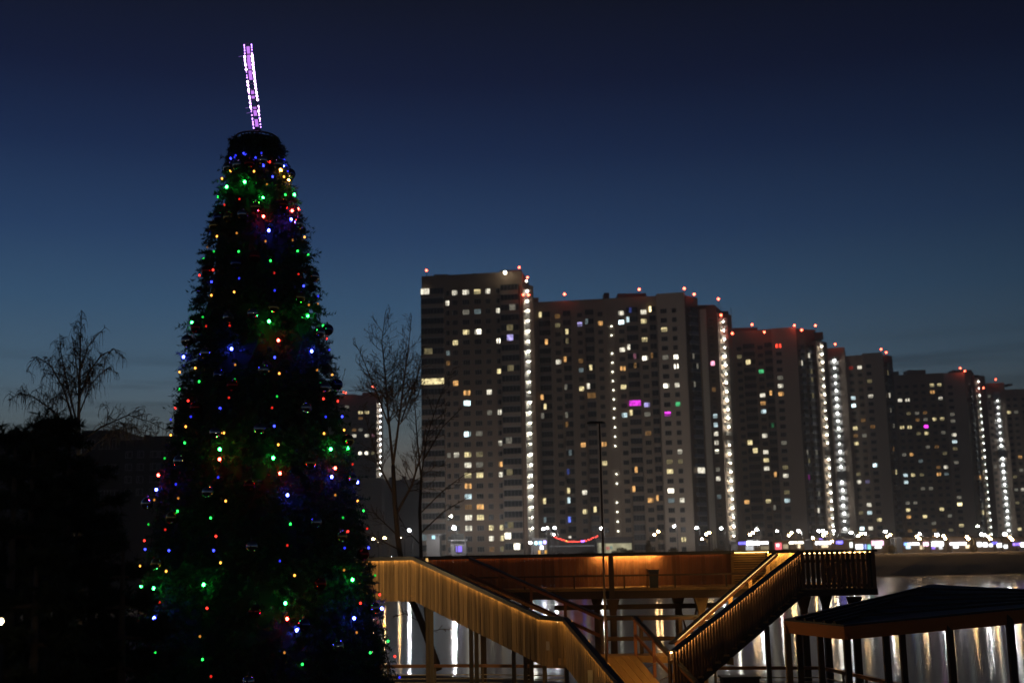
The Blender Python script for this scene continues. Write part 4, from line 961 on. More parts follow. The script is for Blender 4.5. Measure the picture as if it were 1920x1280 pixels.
for hh, l in ((0.86, 0.16), (0.76, 0.11), (0.25, 0.14), (0.19, 0.13)):
    p = sb + upv * (H * hh) - thk * HT; sp.tube([p, p - thk * l + Vector((0, 0, -0.02 * (l > .12)))], 0.008, 4)
part(sp, 'spike', emi('star_spike', (0.35, 0.2, 0.8), 0.35, sample=False), star)
q0 = P(482, 264, TD); q1 = sb
part(MB().tube([q0, q1], [0.06, 0.035], 8), 'mount', mat('star_steel', (0.10, 0.08, 0.12), 0.4, 0.6), star)
part(MB().tube([P(482, 246, TD), P(482, 243.5, TD)], 0.085, 12), 'mount_plate', mat('star_steel', (0.10, 0.08, 0.12), 0.4, 0.6), star)

# ------------------------------------------------------------------ pines on the left
def pine(label, x, ytop, d, rad, dens=1.0):
    top = P(x, ytop, d); h = top.z - GZ
    root = empty('pine_tree', (top.x, top.y, GZ), label, 'tree', 'pines at the lower left')
    b = MB(); b.tube([(top.x, top.y, GZ - 0.1), (top.x + 0.05, top.y, GZ + h * 0.5), (top.x, top.y, top.z - 0.1)], [0.12, 0.08, 0.015], 7); part(b, 'trunk', m_bark, root, True)
    bb = MB(); B = []; D = []; Ls = []
    nw = int(h / 0.42)
    for w in range(nw):
        t = (w + 0.3) / nw; z = GZ + 0.5 + (h - 0.5) * t; L = rad * (1 - t) * 1.0 + 0.14
        for k in range(rnd.randint(4, 6)):
            a = rnd.uniform(0, 6.28); l = L * rnd.uniform(0.65, 1.1); o = Vector((math.cos(a), math.sin(a), 0))
            p0 = Vector((top.x, top.y, z)); p1 = p0 + o * l * 0.6 + Vector((0, 0, -0.03 * l)); p2 = p0 + o * l + Vector((0, 0, 0.16 * l + 0.05))
            bb.tube([p0, p1, p2], [0.025, 0.016, 0.006], 4)
            m = int(15 * dens * (0.6 + l))
            for i in range(m):
                s = 0.3 + 0.7 * i / m; q = p0.lerp(p1, s / 0.6) if s < 0.6 else p1.lerp(p2, (s - 0.6) / 0.4)
                dv = o * 0.8 + Vector((rnd.uniform(-.8, .8), rnd.uniform(-.8, .8), rnd.uniform(-0.1, 0.9)))
                B.append(q); D.append(dv); Ls.append(rnd.uniform(0.12, 0.28))
    part(bb, 'branches', m_bark, root, kind='stuff')
    v, f = needles(np.array([tuple(q) for q in B]), np.array([tuple(q) for q in D]), np.array(Ls), 40, 0.12, 0.02, 0.8)
    v -= np.array(root.location); o = link('foliage', np_mesh('foliage', v, f, m_pine), root); o['kind'] = 'stuff'
pine('tallest dark pine in front of the birch trunk', 97, 768, 17, 1.9)
pine('dense pine left of the tallest pine', 64, 800, 16.5, 1.5)
pine('dense pine touching the birch trunk', 132, 796, 18, 1.5)
pine('dark pine at the left edge with a pointed top', 31, 794, 15.5, 1.6)
pine('dark pine just right of the birch trunk', 178, 858, 18.5, 1.9)
pine('broad low pine beside the left strings of the decorated tree', 232, 985, 17, 1.5)
pine('low pine at the bottom left corner near the lit lamp', 70, 1010, 12.5, 1.5)

# ------------------------------------------------------------------ wooden viewing platform with its stairs
wood = mat('wood_boards', (0.29, 0.18, 0.075), 0.75, var=0.6, scale=2.2, bump=0.4, bscale=8, stretch=(6, 6, 0.5))
wood_r = mat('wood_reddish', (0.24, 0.095, 0.042), 0.75, var=0.35, scale=2.2, bump=0.4, bscale=8, stretch=(6, 6, 0.5))
wood_d = mat('wood_dark', (0.07, 0.04, 0.022), 0.7, var=0.3, scale=2)
wood_f = mat('wood_floor', (0.42, 0.24, 0.08), 0.65, var=0.35, scale=1.5, bump=0.3, bscale=6, stretch=(5, 0.6, 1))
cap_m = mat('cap_rail_dark', (0.03, 0.03, 0.032), 0.45, var=0.2)
steel_d = mat('post_steel', (0.20, 0.15, 0.085), 0.55, var=0.25, scale=2)
led_strong = emi('handrail_led', (1.0, 0.58, 0.16), 130.0)
led_soft = emi('handrail_led_soft', (1.0, 0.55, 0.15), 22.0)
wood_s = mat('wood_slat', (0.16, 0.085, 0.04), 0.6, var=0.25, scale=2)
led_slat = emi('handrail_led_slat', (1.0, 0.56, 0.2), 28.0)
DECK = 5.07; CAP = 6.25
plat = empty('viewing_platform', (0, 42, GZ), 'raised wooden viewing platform with lit railings and two flights of stairs over the water', 'platform')

def at_z(x, d, z, y=1100):
    p = P(x, y, d); return Vector((p.x, p.y, z))
def v3(p, z): return Vector((p.x, p.y, z))

def board_wall(a, bq, za0, zb0, za1, zb1, bw, gap, thick, m, name='parapet', capw=0.16, cap=True, capm=None, led=None, led_side=-1, led_range=(0, 1), out=None, rail_m=None, backing=True, loff=0.05, alt=0.0):
    """parapet from a to bq (xy). z*0 bottom, z*1 top. boards are children of the parapet frame"""
    a = Vector((a.x, a.y, 0)); bq = Vector((bq.x, bq.y, 0)); L = (bq - a).length; u = (bq - a) / L; nrm = Vector((u.y, -u.x, 0))
    fr = MB()
    def lz(t, k): return (za0 + (zb0 - za0) * t) * (1 - k) + (za1 + (zb1 - za1) * t) * k
    if cap:
        fr.bar(v3(a, za1 + 0.03), v3(bq, zb1 + 0.03), capw, 0.06)
        if led and led_side > 0: fr.bar(v3(a + nrm * (capw / 2 + 0.012), za1 + 0.0), v3(bq + nrm * (capw / 2 + 0.012), zb1 + 0.0), 0.02, 0.13)
    if backing:
        for k in (0.22, 0.8):
            o = -nrm * (thick + 0.05); fr.bar(v3(a + o, lz(0, k)), v3(bq + o, lz(1, k)), 0.06, 0.09, 1)
        npost = max(2, int(L / 1.6) + 1)
        for i in range(npost):
            t = (0.01 + 0.98 * i / (npost - 1)); p = a + u * (L * t) - nrm * (thick + 0.125)
            fr.bar(v3(p, lz(t, 0) + 0.02), v3(p, lz(t, 1) - 0.01), 0.08, 0.08, 1, upv=(u.x, u.y, 0))
    fo = part(fr, name, [capm or cap_m, rail_m or m], plat)
    n = int(L / (bw + gap))
    pitch = L / n
    for i in range(n):
        s0 = i * pitch + gap / 2; s1 = (i + 1) * pitch - gap / 2; o = nrm * (rnd.uniform(-0.004, 0.004) + alt * (i % 2))
        t0, t1 = s0 / L, s1 / L; e = rnd.uniform(-0.008, 0.008)
        p0, p1 = a + u * s0 + o, a + u * s1 + o; k0, k1 = p0 - nrm * thick, p1 - nrm * thick
        mb = MB(); g = 0.004 if cap else 0
        mb.hexa([v3(p0, lz(t0, 0) + e), v3(p1, lz(t1, 0) + e), v3(k1, lz(t1, 0) + e), v3(k0, lz(t0, 0) + e), v3(p0, lz(t0, 1) - g), v3(p1, lz(t1, 1) - g), v3(k1, lz(t1, 1) - g), v3(k0, lz(t0, 1) - g)])
        c = (p0 + p1) / 2; c.z = (lz(t0, 0) + lz(t0, 1)) / 2
        acc = plat.location
        mb.v = [(q[0] - c.x, q[1] - c.y, q[2] - c.z) for q in mb.v]
        ob = link('board', mb.mesh('board', m), fo); ob.location = c - acc
    if led:
        t0, t1 = led_range; off = nrm * (loff if led_side > 0 else -(thick + 0.025))
        p0 = a + u * (L * t0) + off; p1 = a + u * (L * t1) + off
        l = MB(); l.bar(v3(p0, lz(t0, 1) - 0.018), v3(p1, lz(t1, 1) - 0.018), 0.025, 0.018); part(l, 'handrail_light', led, plat)
    return fo
def slab(pts, z, th, m, name, axis_=None, bw=0.14):
    b = MB(); n = len(pts); b.v = [(p.x, p.y, z) for p in pts] + [(p.x, p.y, z - th) for p in pts]
    b.f.append(tuple(range(n))); b.f.append(tuple(reversed(range(n, 2 * n))))
    for i in range(n): j = (i + 1) % n; b.f.append((i, i + n, j + n, j))
    b.m = [0] * len(b.f); return part(b, name, m, plat)

HB = 1.42                              # parapet height, board top to board bottom
A0 = P(610, 1048, 43.5); A1 = P(777, 1046, 41); A2 = P(1015, 1157, 37.5); A3 = P(1060, 1160, 37.0); A4 = P(1215, 1341, 30.6)
zA0 = CAP; zA1 = A1.z; zA2 = A2.z; zA3 = A3.z; zA4 = A4.z
board_wall(A0, A1, CAP - HB, zA1 - HB, CAP, zA1, 0.084, 0.007, 0.022, wood, led=led_soft, led_side=1, alt=0.011)
board_wall(A1, A2, zA1 - HB, zA2 - HB, zA1, zA2, 0.084, 0.007, 0.022, wood, led=led_soft, led_side=1, alt=0.011)
board_wall(A2, A3, zA2 - HB, zA3 - HB, zA2, zA3, 0.084, 0.007, 0.022, wood, led=led_soft, led_side=1, alt=0.011)
board_wall(A3, A4, zA3 - HB, zA4 - HB, zA3, zA4, 0.084, 0.007, 0.022, wood, led=led_soft, led_side=1, alt=0.011)
# far side of the sloping walkway
B1 = P(880, 1045, 43.6); B2 = P(1128, 1155, 38.4); zB1 = CAP; zB2 = B2.z
def open_rail(a, bq, za, zb, m, name='railing', mids=((0.55, 0.09, 0.05),), posts=4, post_h=1.15, capm=None, wires=0, postm=None, pw=0.09):
    fr = MB(); a0 = Vector((a.x, a.y, 0)); b0 = Vector((bq.x, bq.y, 0))
    fr.bar(v3(a0, za), v3(b0, zb), 0.13, 0.05, 1); fr.bar(v3(a0, za - 0.075), v3(b0, zb - 0.075), 0.05, 0.10, 0)
    for dz, h, w in mids: fr.bar(v3(a0, za - dz), v3(b0, zb - dz), w, h, 0)
    for i in range(wires):
        dz = 0.72 + 0.16 * i; fr.tube([v3(a0, za - dz), v3(b0, zb - dz)], 0.008, 4, 0)
    fo = part(fr, name, [m, capm or cap_m], plat)
    for i in range(posts):
        t = i / (posts - 1); p = a0.lerp(b0, t); z = za + (zb - za) * t
        part(MB().bar(v3(p, z - post_h), v3(p, z - 0.1), pw, pw), 'post', postm or m, plat)
open_rail(B1, B2, zB1, zB2, wood_r, posts=5, mids=((0.62, 0.10, 0.06),))
# walkway handrail fixed along the near board wall and the far rail
hr = MB(); h1, h2 = P(868, 1080, 42.6), P(1046, 1158, 38.6); hr.bar(h1, h2, 0.05, 0.09); part(hr, 'handrail', wood, plat)
# floors: upper deck, sloping walkway, landing, lower flight
C1 = Vector((9.2, 42.0, 0)); C2 = Vector((9.3, 40.0, 0)); C3 = at_z(1645, 40.0, 0)
YB = 46.0
slab([v3(A0, 0), v3(A1, 0), v3(B1, 0), C1, C2, C3, Vector((C3.x, YB, 0)), Vector((A0.x, YB, 0))], DECK, 0.05, wood_f, 'deck')
bm_ = MB(); bm_.bar(v3(B1, DECK - 0.19), v3(C1, DECK - 0.19), 0.12, 0.26); bm_.bar(Vector((A0.x, YB - 0.3, DECK - 0.19)), Vector((C3.x, YB - 0.3, DECK - 0.19)), 0.12, 0.26); part(bm_, 'edge_beam', wood_d, plat)
nose = MB(); nose.bar(v3(B1, DECK + 0.012) + Vector((0, -0.075, 0)), v3(C1, DECK + 0.012) + Vector((0, -0.075, 0)), 0.03, 0.05); part(nose, 'deck_nosing', wood, plat)
def ramp_floor(p0, p1, q1, q0, n, m, name='walkway'):
    """planks along the run from edge p0-q0 down to p1-q1"""
    root_ = MB(); root_.quad(p0 + Vector((0, 0, -0.06)), q0 + Vector((0, 0, -0.06)), q1 + Vector((0, 0, -0.06)), p1 + Vector((0, 0, -0.06))); fo = part(root_, name, wood_d, plat)
    for i in range(n):
        t0, t1 = (i + 0.03) / n, (i + 0.97) / n; e = Vector((0, 0, rnd.uniform(-0.004, 0.004)))
        c = [p0.lerp(q0, t0), p0.lerp(q0, t1), p1.lerp(q1, t1), p1.lerp(q1, t0)]
        mb = MB(); mb.hexa([c[3] + e - Vector((0, 0, .05)), c[2] + e - Vector((0, 0, .05)), c[1] + e - Vector((0, 0, .05)), c[0] + e - Vector((0, 0, .05)), c[3] + e, c[2] + e, c[1] + e, c[0] + e])
        o = (c[0] + c[2]) / 2; mb.v = [(v[0] - o.x, v[1] - o.y, v[2] - o.z) for v in mb.v]
        ob = link('plank', mb.mesh('plank', m), fo); ob.location = o - plat.location
RH = 1.15
LAND = zA3 - RH
ramp_floor(v3(A1, DECK), v3(A2, LAND), v3(B2, LAND), v3(B1, DECK), 14, wood_f)
D1 = P(1190, 1160, 37.6); D2 = P(1352, 1315, 31.6)
slab([v3(A2, 0), v3(A3, 0), v3(D1, 0), Vector((6.3, 36.2, 0)), Vector((6.2, 38.2, 0)), v3(B2, 0)], LAND, 0.2, wood_f, 'landing')
ramp_floor(v3(A3, LAND), v3(A4, zA4 - RH), v3(D2, zA4 - RH), v3(D1, LAND), 9, wood_f)
fl = MB(); an = Vector((A4.y - A3.y, -(A4.x - A3.x), 0)).normalized() * -0.07
if an.x < 0: an = -an
fl.bar(A3 + an + Vector((0, 0, -0.03)), A4 + an + Vector((0, 0, -0.03)), 0.02, 0.02); part(fl, 'handrail_light', emi('flight_led', (1.0, 0.55, 0.14), 30.0), plat)
fl = MB(); fl.bar(A1 - Vector((0, 0, 0.03)) + an, A2 - Vector((0, 0, 0.03)) + an, 0.02, 0.02); part(fl, 'handrail_light', emi('walk_led', (1.0, 0.45, 0.12), 14.0), plat)
open_rail(D1, D2, zA3, zA4, wood_r, posts=5, mids=((0.55, 0.09, 0.05),))
lb = MB()
for i in range(5):                                                   # little fixing rods between handrail and posts
    t = 0.28 + 0.15 * i; p = D1.lerp(D2, t); z = zA3 + (zA4 - zA3) * t - 0.7
    lb.tube([Vector((p.x - 0.28, p.y, z - 0.08)), Vector((p.x + 0.02, p.y, z + 0.06))], 0.012, 4)
part(lb, 'fixing_rods', mat('bright_steel', (0.6, 0.5, 0.4), 0.3, 0.9), plat)
# dark railing at the back of the landing
E1 = Vector((B2.x, B2.y, 0)); E2 = Vector((6.25, 38.1, 0))
open_rail(E1, E2, zB2, zB2 - 0.02, wood_d, posts=4, mids=((0.68, 0.12, 0.07),), pw=0.11)
part(MB().bar(v3(E1, zB2 - RH) + Vector((0.12, 0, 0)), v3(E1, zB2) + Vector((0.12, 0, 0)), 0.1, 0.1), 'post', wood_r, plat)
# back wall of the deck
w0 = at_z(795, YB, 0); w1 = at_z(1372, YB, 0)
t_a = (at_z(1113, YB, 0).x - w0.x) / (w1.x - w0.x); t_b = (at_z(1236, YB, 0).x - w0.x) / (w1.x - w0.x)
board_wall(w0, w1, DECK - 0.1, DECK - 0.1, CAP, CAP, 0.15, 0.008, 0.03, wood_r, led=led_strong, led_side=1, led_range=(t_a, t_b), capw=0.34, loff=0.13)
lq = MB(); lq.bar(Vector((w0.x + 0.3, YB - 0.05, CAP - 0.02)), Vector((w0.x + (w1.x - w0.x) * t_a - 0.2, YB - 0.05, CAP - 0.02)), 0.012, 0.012); lq.bar(Vector((w0.x + (w1.x - w0.x) * t_b + 0.2, YB - 0.05, CAP - 0.02)), Vector((w1.x - 0.3, YB - 0.05, CAP - 0.02)), 0.012, 0.012); part(lq, 'handrail_light', emi('back_wall_fill', (1.0, 0.36, 0.10), 5.0), plat)  # added dim strips that brighten the remaining stretches of back wall
wl0 = at_z(700, YB, 0)
board_wall(wl0, at_z(780, YB, 0), DECK - 0.1, DECK - 0.1, CAP, CAP, 0.15, 0.008, 0.03, wood_r)
lv = MB()
for i in range(4):
    z = CAP - 0.02 - i * 0.055; lv.bar(at_z(781, YB, z), at_z(797, YB, z), 0.03, 0.025)
part(lv, 'louvre', wood_f, plat); part(MB().bar(at_z(801, YB - 0.15, CAP - 0.3), at_z(801, YB - 0.15, CAP), 0.09, 0.09), 'lit_post', emi('lit_post', (1, .6, .2), 0.8), plat)  # end post is no lamp; emission stands in for light on it
# louvred screen and bright end of the back wall near the right stairs
l0 = at_z(1374, YB, 0); l1 = at_z(1446, YB, 0)
fr = MB(); fr.bar(v3(l0, CAP + 0.03), v3(l1, CAP + 0.03), 0.16, 0.06); lf = part(fr, 'louvred_screen', cap_m, plat)
for i in range(13):
    z = CAP - 0.07 - i * 0.088
    mb = MB().bar(Vector((l0.x, YB + rnd.uniform(-.004, .004), z)), Vector((l1.x, YB, z)), 0.03, 0.055); part(mb, 'slat', wood_f, lf)
part(MB().box(l0.x - 0.02, l1.x, YB + 0.07, YB + 0.1, DECK, CAP), 'screen_back', wood_d, lf)
part(MB().bar(v3(l0, DECK) + Vector((0, -0.1, 0)), v3(l0, CAP - 0.02) + Vector((0, -0.1, 0)), 0.1, 0.1), 'post', wood_f, plat)
part(MB().bar(Vector((l0.x + 0.1, YB - 0.13, CAP - 0.015)), Vector((l1.x - 0.1, YB - 0.13, CAP - 0.015)), 0.02, 0.02), 'handrail_light', emi('louvre_led', (1.0, 0.6, 0.18), 8.0), plat)
bs0 = at_z(1442, YB - 0.9, 0); bs1 = at_z(1500, YB - 0.9, 0)
board_wall(bs0, bs1, DECK - 0.1, DECK - 0.1, CAP, CAP, 0.15, 0.008, 0.03, wood, led=led_strong, led_side=1, capw=0.34, loff=0.13)
part(MB().bar(Vector((bs1.x + 0.1, YB, CAP)), Vector((C3.x, YB, CAP)), 0.16, 0.06), 'back_rail', cap_m, plat)
# open front railing of the deck
fr = MB(); fr.bar(v3(B1, 5.54), v3(C1, 5.54), 0.06, 0.06); part(fr, 'railing', wood_d, plat)
for i in range(7):
    p = v3(B1, 0).lerp(C1, 0.02 + 0.16 * i); part(MB().bar(v3(p, DECK), v3(p, 5.51), 0.05, 0.05), 'post', wood_d, plat)
part(MB().bar(at_z(1147, 42.6, DECK - 0.3), at_z(1147, 42.6, CAP), 0.17, 0.12), 'post', wood_d, plat)
# slatted parapets: right stairs (near side) and right wing of the deck
G1 = Vector((C2.x, C2.y, 0)); G2 = P(1262, 1222, 34.0); zG2 = G2.z
board_wall(G2, G1, zG2 - 1.36, CAP - 0.03 - 1.36, zG2, CAP - 0.03, 0.088, 0.072, 0.05, wood_s, led=emi('stair_slat_led', (1.0, 0.58, 0.2), 75.0), led_side=-1, backing=True, rail_m=wood_d)
board_wall(C2, C3, CAP - 0.03 - 1.38, CAP - 0.03 - 1.38, CAP - 0.03, CAP - 0.03, 0.10, 0.055, 0.06, wood_s, led=led_slat, led_side=-1, rail_m=wood_d)
board_wall(C3, Vector((C3.x, YB, 0)), CAP - 1.38, CAP - 1.38, CAP - 0.03, CAP - 0.03, 0.10, 0.055, 0.03, wood_d, led=led_soft, led_side=-1, rail_m=wood_d)
st = MB(); st.bar(v3(G1, CAP - 1.33), v3(G2, zG2 - 1.33), 0.07, 0.18); st.bar(v3(C2, DECK - 0.14), v3(C3, DECK - 0.14), 0.10, 0.2); part(st, 'stringer', wood_d, plat)
# far side of the right stairs
K1 = P(1452, 1037, 42.0); K2 = P(1258, 1206, 36.2)
kn = Vector((0.79, -0.62, 0)); fr = MB(); fr.bar(K1, K2, 0.16, 0.04, 1); fr.bar(K1 + kn * 0.13 + Vector((0, 0, -.03)), K2 + kn * 0.13 + Vector((0, 0, -.03)), 0.02, 0.09, 0)
for dz in (0.42, 0.56): fr.tube([K1 - Vector((0, 0, dz)), K2 - Vector((0, 0, dz))], 0.016, 5, 2)
part(fr, 'railing', [wood_r, cap_m, wood_f], plat)
for t in (0.03, 0.08, 0.27, 0.47, 0.655, 0.86):
    p = K1.lerp(K2, t); part(MB().bar(p - Vector((0, 0, 1.1)), p - Vector((0, 0, 0.10)), 0.13, 0.10), 'post', wood_f, plat)
part(MB().bar(K1.lerp(K2, 0.01) + kn * 0.10 + Vector((0, 0, -0.035)), K1.lerp(K2, 0.95) + kn * 0.10 + Vector((0, 0, -0.035)), 0.02, 0.02), 'handrail_light', emi('stair_led', (1, .62, .2), 34.0), plat)
# treads of the right stairs
for i in range(16):
    t = (i + 0.5) / 16; c0 = G1.lerp(Vector((G2.x, G2.y, 0)), t); c1 = Vector((K1.x, K1.y, 0)).lerp(Vector((K2.x, K2.y, 0)), t); z = DECK + (zG2 - 1.15 - DECK) * t
    part(MB().bar(v3(c0, z - 0.03), v3(c1, z - 0.03), 0.34, 0.05), 'tread', wood_f, plat)
# columns under the deck and the lower beam
for x, d, m, w in ((1118, 44.2, wood_d, 0.2), (1148, 42.7, wood_d, 0.22), (1270, 44.2, wood_d, 0.22), (1313, 42.4, wood, 0.24), (1505, 42.0, wood_d, 0.22), (1546, 44.0, wood_d, 0.22), (905, 44.5, wood_d, 0.2), (985, 44.5, wood_d, 0.2), (1600, 41.0, wood_d, 0.22)):
    p = at_z(x, d, 0); b = MB(); b.bar((p.x, p.y, -1.0), (p.x, p.y, DECK - 0.75), w, w); b.hexa([(p.x - w / 2, p.y - w / 2, DECK - 0.75), (p.x + w / 2, p.y - w / 2, DECK - 0.75), (p.x + w / 2, p.y + w / 2, DECK - 0.75), (p.x - w / 2, p.y + w / 2, DECK - 0.75),
        (p.x - w, p.y - w, DECK - 0.33), (p.x + w, p.y - w, DECK - 0.33), (p.x + w, p.y + w, DECK - 0.33), (p.x - w, p.y + w, DECK - 0.33)]); part(b, 'column', m, plat)
bb = MB(); bb.bar(P(1040, 1139, 43.6), P(1345, 1134, 43.6), 0.14, 0.17); part(bb, 'lower_beam', wood_d, plat)
bb = MB(); bb.bar(P(1275, 1140, 44), P(1292, 1200, 44), 0.06, 0.06); bb.bar(P(1306, 1140, 44), P(1286, 1250, 44), 0.06, 0.06); part(bb, 'brace', wood_d, plat)
for x, d, top in ((802, 40.7, 1136), (809, 41.3, 1139), (883, 39.6, 1174), (893, 40.4, 1182), (963, 38.6, 1215), (985, 38.4, 1226), (996, 39.3, 1232), (1021, 37.6, 1242), (1062, 37.2, 1246), (1437, 38.5, 1160)):
    p = P(x, top, d); part(MB().bar((p.x, p.y, GZ - 0.2), (p.x, p.y, p.z + 0.05), 0.13, 0.13), 'support_post', steel_d, plat)
# small plates on the board wall
def plate(x, y0, y1, t, w):
    p = v3(A2, 0).lerp(v3(A3, 0), t); nn = Vector((A3.y - A2.y, -(A3.x - A2.x), 0)).normalized() * 0.03
    u_ = (v3(A3, 0) - v3(A2, 0)).normalized() * w / 2; c = p + nn; z0 = P(x, y1, 37).z; z1 = P(x, y0, 37).z
    b = MB(); b.hexa([v3(c - u_ + nn * .5, z0), v3(c + u_ + nn * .5, z0), v3(c + u_, z0), v3(c - u_, z0), v3(c - u_ + nn * .5, z1), v3(c + u_ + nn * .5, z1), v3(c + u_, z1), v3(c - u_, z1)]); part(b, 'notice_plate', mat('plate', (0.55, 0.45, 0.33), 0.5, var=0.05), plat)
plate(1027, 1203, 1220, 0.28, 0.12)
pp = A3.lerp(A4, 0.36); part(MB().bar(Vector((pp.x - 0.05, pp.y - 0.06, pp.z - 1.35)), Vector((pp.x - 0.05, pp.y - 0.06, pp.z - 0.55)), 0.15, 0.04), 'notice_plate', mat('plate_grey', (0.3, 0.27, 0.22), 0.5, var=0.05), plat)

# litter bin and a cabinet
p = at_z(1226, 43.6, DECK); bn = empty('litter_bin', p, 'dark square litter bin standing on the deck beside the lit boards', 'bin')
b = MB(); b.hexa([(-.14, -.14, 0), (.14, -.14, 0), (.14, .14, 0), (-.14, .14, 0), (-.17, -.17, .6), (.17, -.17, .6), (.17, .17, .6), (-.17, .17, .6)]); link('body', b.mesh('body', mat('bin_metal', (0.03, 0.03, 0.03), 0.5)), bn)
link('lid', MB().box(-.19, .19, -.19, .19, .602, .64).mesh('lid', cap_m), bn); link('frame_post', MB().box(-.25, -.2, -.03, .03, 0, .72).mesh('frame_post', wood_f), bn)
p = at_z(1378, 36.0, GZ); cb = empty('wooden_cabinet', p, 'dark low cabinet below the right stairs', 'cabinet')
link('body', MB().box(-.52, .52, -.3, .3, 0, 1.22).mesh('body', wood_d), cb); link('lid', MB().box(-.56, .56, -.34, .34, 1.222, 1.28).mesh('lid', cap_m), cb)
for s in (-1, 1): link('door', MB().box(min(s * .02, s * .49), max(s * .02, s * .49), -.325, -.302, .08, 1.15).mesh('door', wood_d), cb)

# ------------------------------------------------------------------ slim unlit lamp mast in front of the deck
p = P(1135, 1185, 36.5); q = P(1124, 793, 36.5)
ms = empty('lamp_mast', (p.x, p.y, GZ), 'thin dark unlit lamp mast rising in front of the wide slab', 'lamp post')
b = MB(); b.tube([(0, 0, 0), (q.x - p.x, q.y - p.y, q.z - GZ)], [0.040, 0.024], 8); link('pole', b.mesh('pole', mat('mast_brown', (0.09, 0.055, 0.035), 0.6), True), ms)
b = MB(); x0 = q.x - p.x; z0 = q.z - GZ; b.box(x0 - 0.38, x0 + 0.16, -0.09, 0.09, z0 - 0.01, z0 + 0.03); b.box(x0 - 0.30, x0 + 0.1, -0.06, 0.06, z0 + 0.032, z0 + 0.055); link('lamp_head', b.mesh('lamp_head', cap_m), ms)

# ------------------------------------------------------------------ promenade railings
rail_w = mat('rail_wood', (0.30, 0.14, 0.06), 0.7, var=0.3, scale=2)
bar_w = mat('rail_bar', (0.6, 0.48, 0.3), 0.6, var=0.2)
def promenade(label, pts, bars=3):
    root = empty('promenade_railing', (pts[0].x, pts[0].y, GZ), label, 'railing')
    def loc(p, z): return Vector((p.x, p.y, z)) - root.location
    for a, c in zip(pts, pts[1:]):
        link('top_rail', MB().bar(loc(a, GZ + 1.06), loc(c, GZ + 1.06), 0.14, 0.10).mesh('top_rail', rail_w), root)
        for i in range(bars + 2):
            z = GZ + 0.22 + i * 0.135; link('bar', MB().tube([loc(a, z), loc(c, z)], 0.017, 6).mesh('bar', bar_w), root)
        L = (c - a).length; n = max(1, round(L / 1.7))
        for i in range(n):
            p = a.lerp(c, i / n); link('post', MB().bar(loc(p, GZ), loc(p, GZ + 1.01), 0.07, 0.07).mesh('post', steel_d), root)
def gp(x, d): q = P(x, 1240, d); return Vector((q.x, q.y, 0))
promenade('low promenade railing with thin lit bars under the sloping walkway', [gp(640, 43.6), gp(905, 43.0), gp(1066, 42.0)])
promenade('dark promenade railing running under the pavilion on the right', [gp(1340, 40.6), gp(1540, 40.0), gp(1720, 33.8), gp(1990, 27.5)])

# ------------------------------------------------------------------ pavilion with dark sloped roof
A_, B_, C_, D_, E_ = P(1470, 1163, 33), P(1582, 1174, 31), P(1990, 1135, 29.3), P(1745, 1098, 36), P(1990, 1110, 35)
pv = empty('pavilion', (B_.x + 2, B_.y + 2, GZ), 'open wooden pavilion with a dark sloping roof at the lower right', 'pavilion')
roof_m = mat('roof_felt', (0.016, 0.016, 0.017), 0.5, var=0.4, scale=1.5, bump=0.4, bscale=4, spec=0.25)
fas_m = mat('fascia_wood', (0.46, 0.155, 0.04), 0.65, var=0.25, scale=1.5, stretch=(1, 1, 4))
b = MB()
up5 = Vector((0, 0, 0.05))
b.quad(A_, B_, D_); b.quad(B_, C_, E_, D_); b.quad(A_ + up5, B_ + up5, D_ + up5); b.quad(B_ + up5, C_ + up5, E_ + up5, D_ + up5)
for a, c in ((A_, B_), (B_, C_), (C_, E_), (E_, D_), (D_, A_)): b.quad(a, c, c + up5, a + up5)
rf = part(b, 'roof', roof_m, pv)
for t in (0.16, 0.33, 0.5, 0.67, 0.84):
    s0 = B_.lerp(D_, t) + Vector((0, 0, .085)); s1 = C_.lerp(E_, t) + Vector((0, 0, .085)); o = part(MB().bar(s0, s1, 0.07, 0.06), 'batten', roof_m, rf)
    s2 = B_.lerp(A_, t * 0.95) + Vector((0, 0, .085)); part(MB().bar(s2, s0, 0.07, 0.06), 'batten', roof_m, rf)
for a, c in ((A_, B_), (B_, C_), (C_, E_), (E_, D_), (D_, A_)):
    b = MB(); dn = Vector((0, 0, -0.33)); nn = Vector(((c - a).y, -(c - a).x, 0)).normalized() * 0.03
    ins = -nn * (3.0 if (a, c) in ((A_, B_), (B_, C_)) else 1.0)
    b.hexa([a + dn + ins, c + dn + ins, c + dn + ins - nn, a + dn + ins - nn, a - up5 * .05, c - up5 * .05, c - nn, a - nn]); part(b, 'fascia', fas_m, pv)
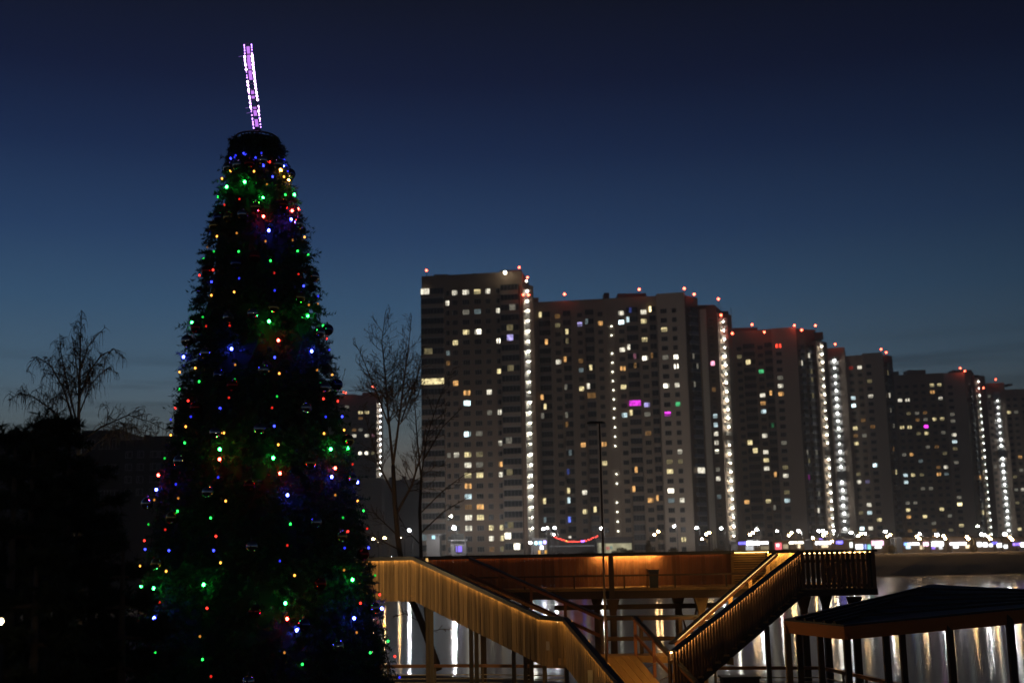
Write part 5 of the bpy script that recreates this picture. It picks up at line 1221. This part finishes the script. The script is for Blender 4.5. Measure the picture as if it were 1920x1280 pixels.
for x, d, m in ((1481, 33.2, wood), (1502, 36.0, wood_d), (1542, 34.4, wood_d), (1592, 31.3, wood_d), (1666, 31.0, wood_d), (1697, 34.6, wood_d), (1787, 30.3, wood_d), (1902, 29.8, wood_d)):
    p = P(x, 1270, d); part(MB().bar((p.x, p.y, GZ), (p.x, p.y, min(A_.z, B_.z) + 0.0 if x < 1600 else B_.z + (C_.z - B_.z) * (x - 1582) / 408 - 0.1), 0.15, 0.15), 'post', m, pv)

# ------------------------------------------------------------------ lit park lamps of this bank
m_park = emi('park_lamp', (1.0, 0.72, 0.36), 1500)
def park_lamp(label, loc, h, strength_mat, r=0.13):
    root = empty('park_lamp', loc, label, 'street lamp')
    link('pole', MB().tube([(0, 0, 0), (0, 0, 0.3), (0, 0, 0.31), (0, 0, h - 0.2)], [0.09, 0.09, 0.055, 0.045], 8).mesh('pole', cap_m), root)
    b = MB(); b.ball((0, 0, h), r, 12, 8); link('globe', b.mesh('globe', strength_mat, True), root)
    link('cap', MB().tube([(0, 0, h + r * .8), (0, 0, h + r * 1.25)], [r * 1.3, r * .4], 12).mesh('cap', cap_m), root)
q = P(500, 1060, 38.5)
park_lamp('park lamp hidden behind the decorated tree, lighting the board wall', (q.x, q.y, GZ), 4.6, emi('park_lamp_a', (1.0, 0.66, 0.30), 640))
q = P(0, 1164, 11.0)
park_lamp('warm park lamp glowing through the pines at the left edge', (q.x, q.y, GZ), q.z - GZ, emi('park_lamp_b', (1.0, 0.75, 0.42), 40), 0.026)

m_back = emi('park_lamp_c', (1.0, 0.85, 0.62), 90)
for i, x in enumerate((-42, -30, -18, -6, 7, 19, 31)):
    park_lamp('park lamp of the promenade behind the viewer, %s from the left' % ORD[i], (x, -22 - 0.1 * abs(x), GZ), 5.4, m_back, 0.16)

# ------------------------------------------------------------------ night haze over the water and the far shore
hz = MB().box(-1000, 1000, -310, 1000, -2.2, 90).build('haze', [])
hm = bpy.data.materials.new('haze'); hm.use_nodes = True; t = hm.node_tree; t.nodes.clear()
o = t.nodes.new('ShaderNodeOutputMaterial'); pv_ = t.nodes.new('ShaderNodeVolumePrincipled')
pv_.inputs['Color'].default_value = (0.9, 0.88, 0.85, 1); pv_.inputs['Density'].default_value = 0.00058; pv_.inputs['Anisotropy'].default_value = 0.35
t.links.new(pv_.outputs[0], o.inputs['Volume']); hz.data.materials.append(hm)
tag(hz, 'thin night haze over the water and far shore', 'haze', kind='stuff')
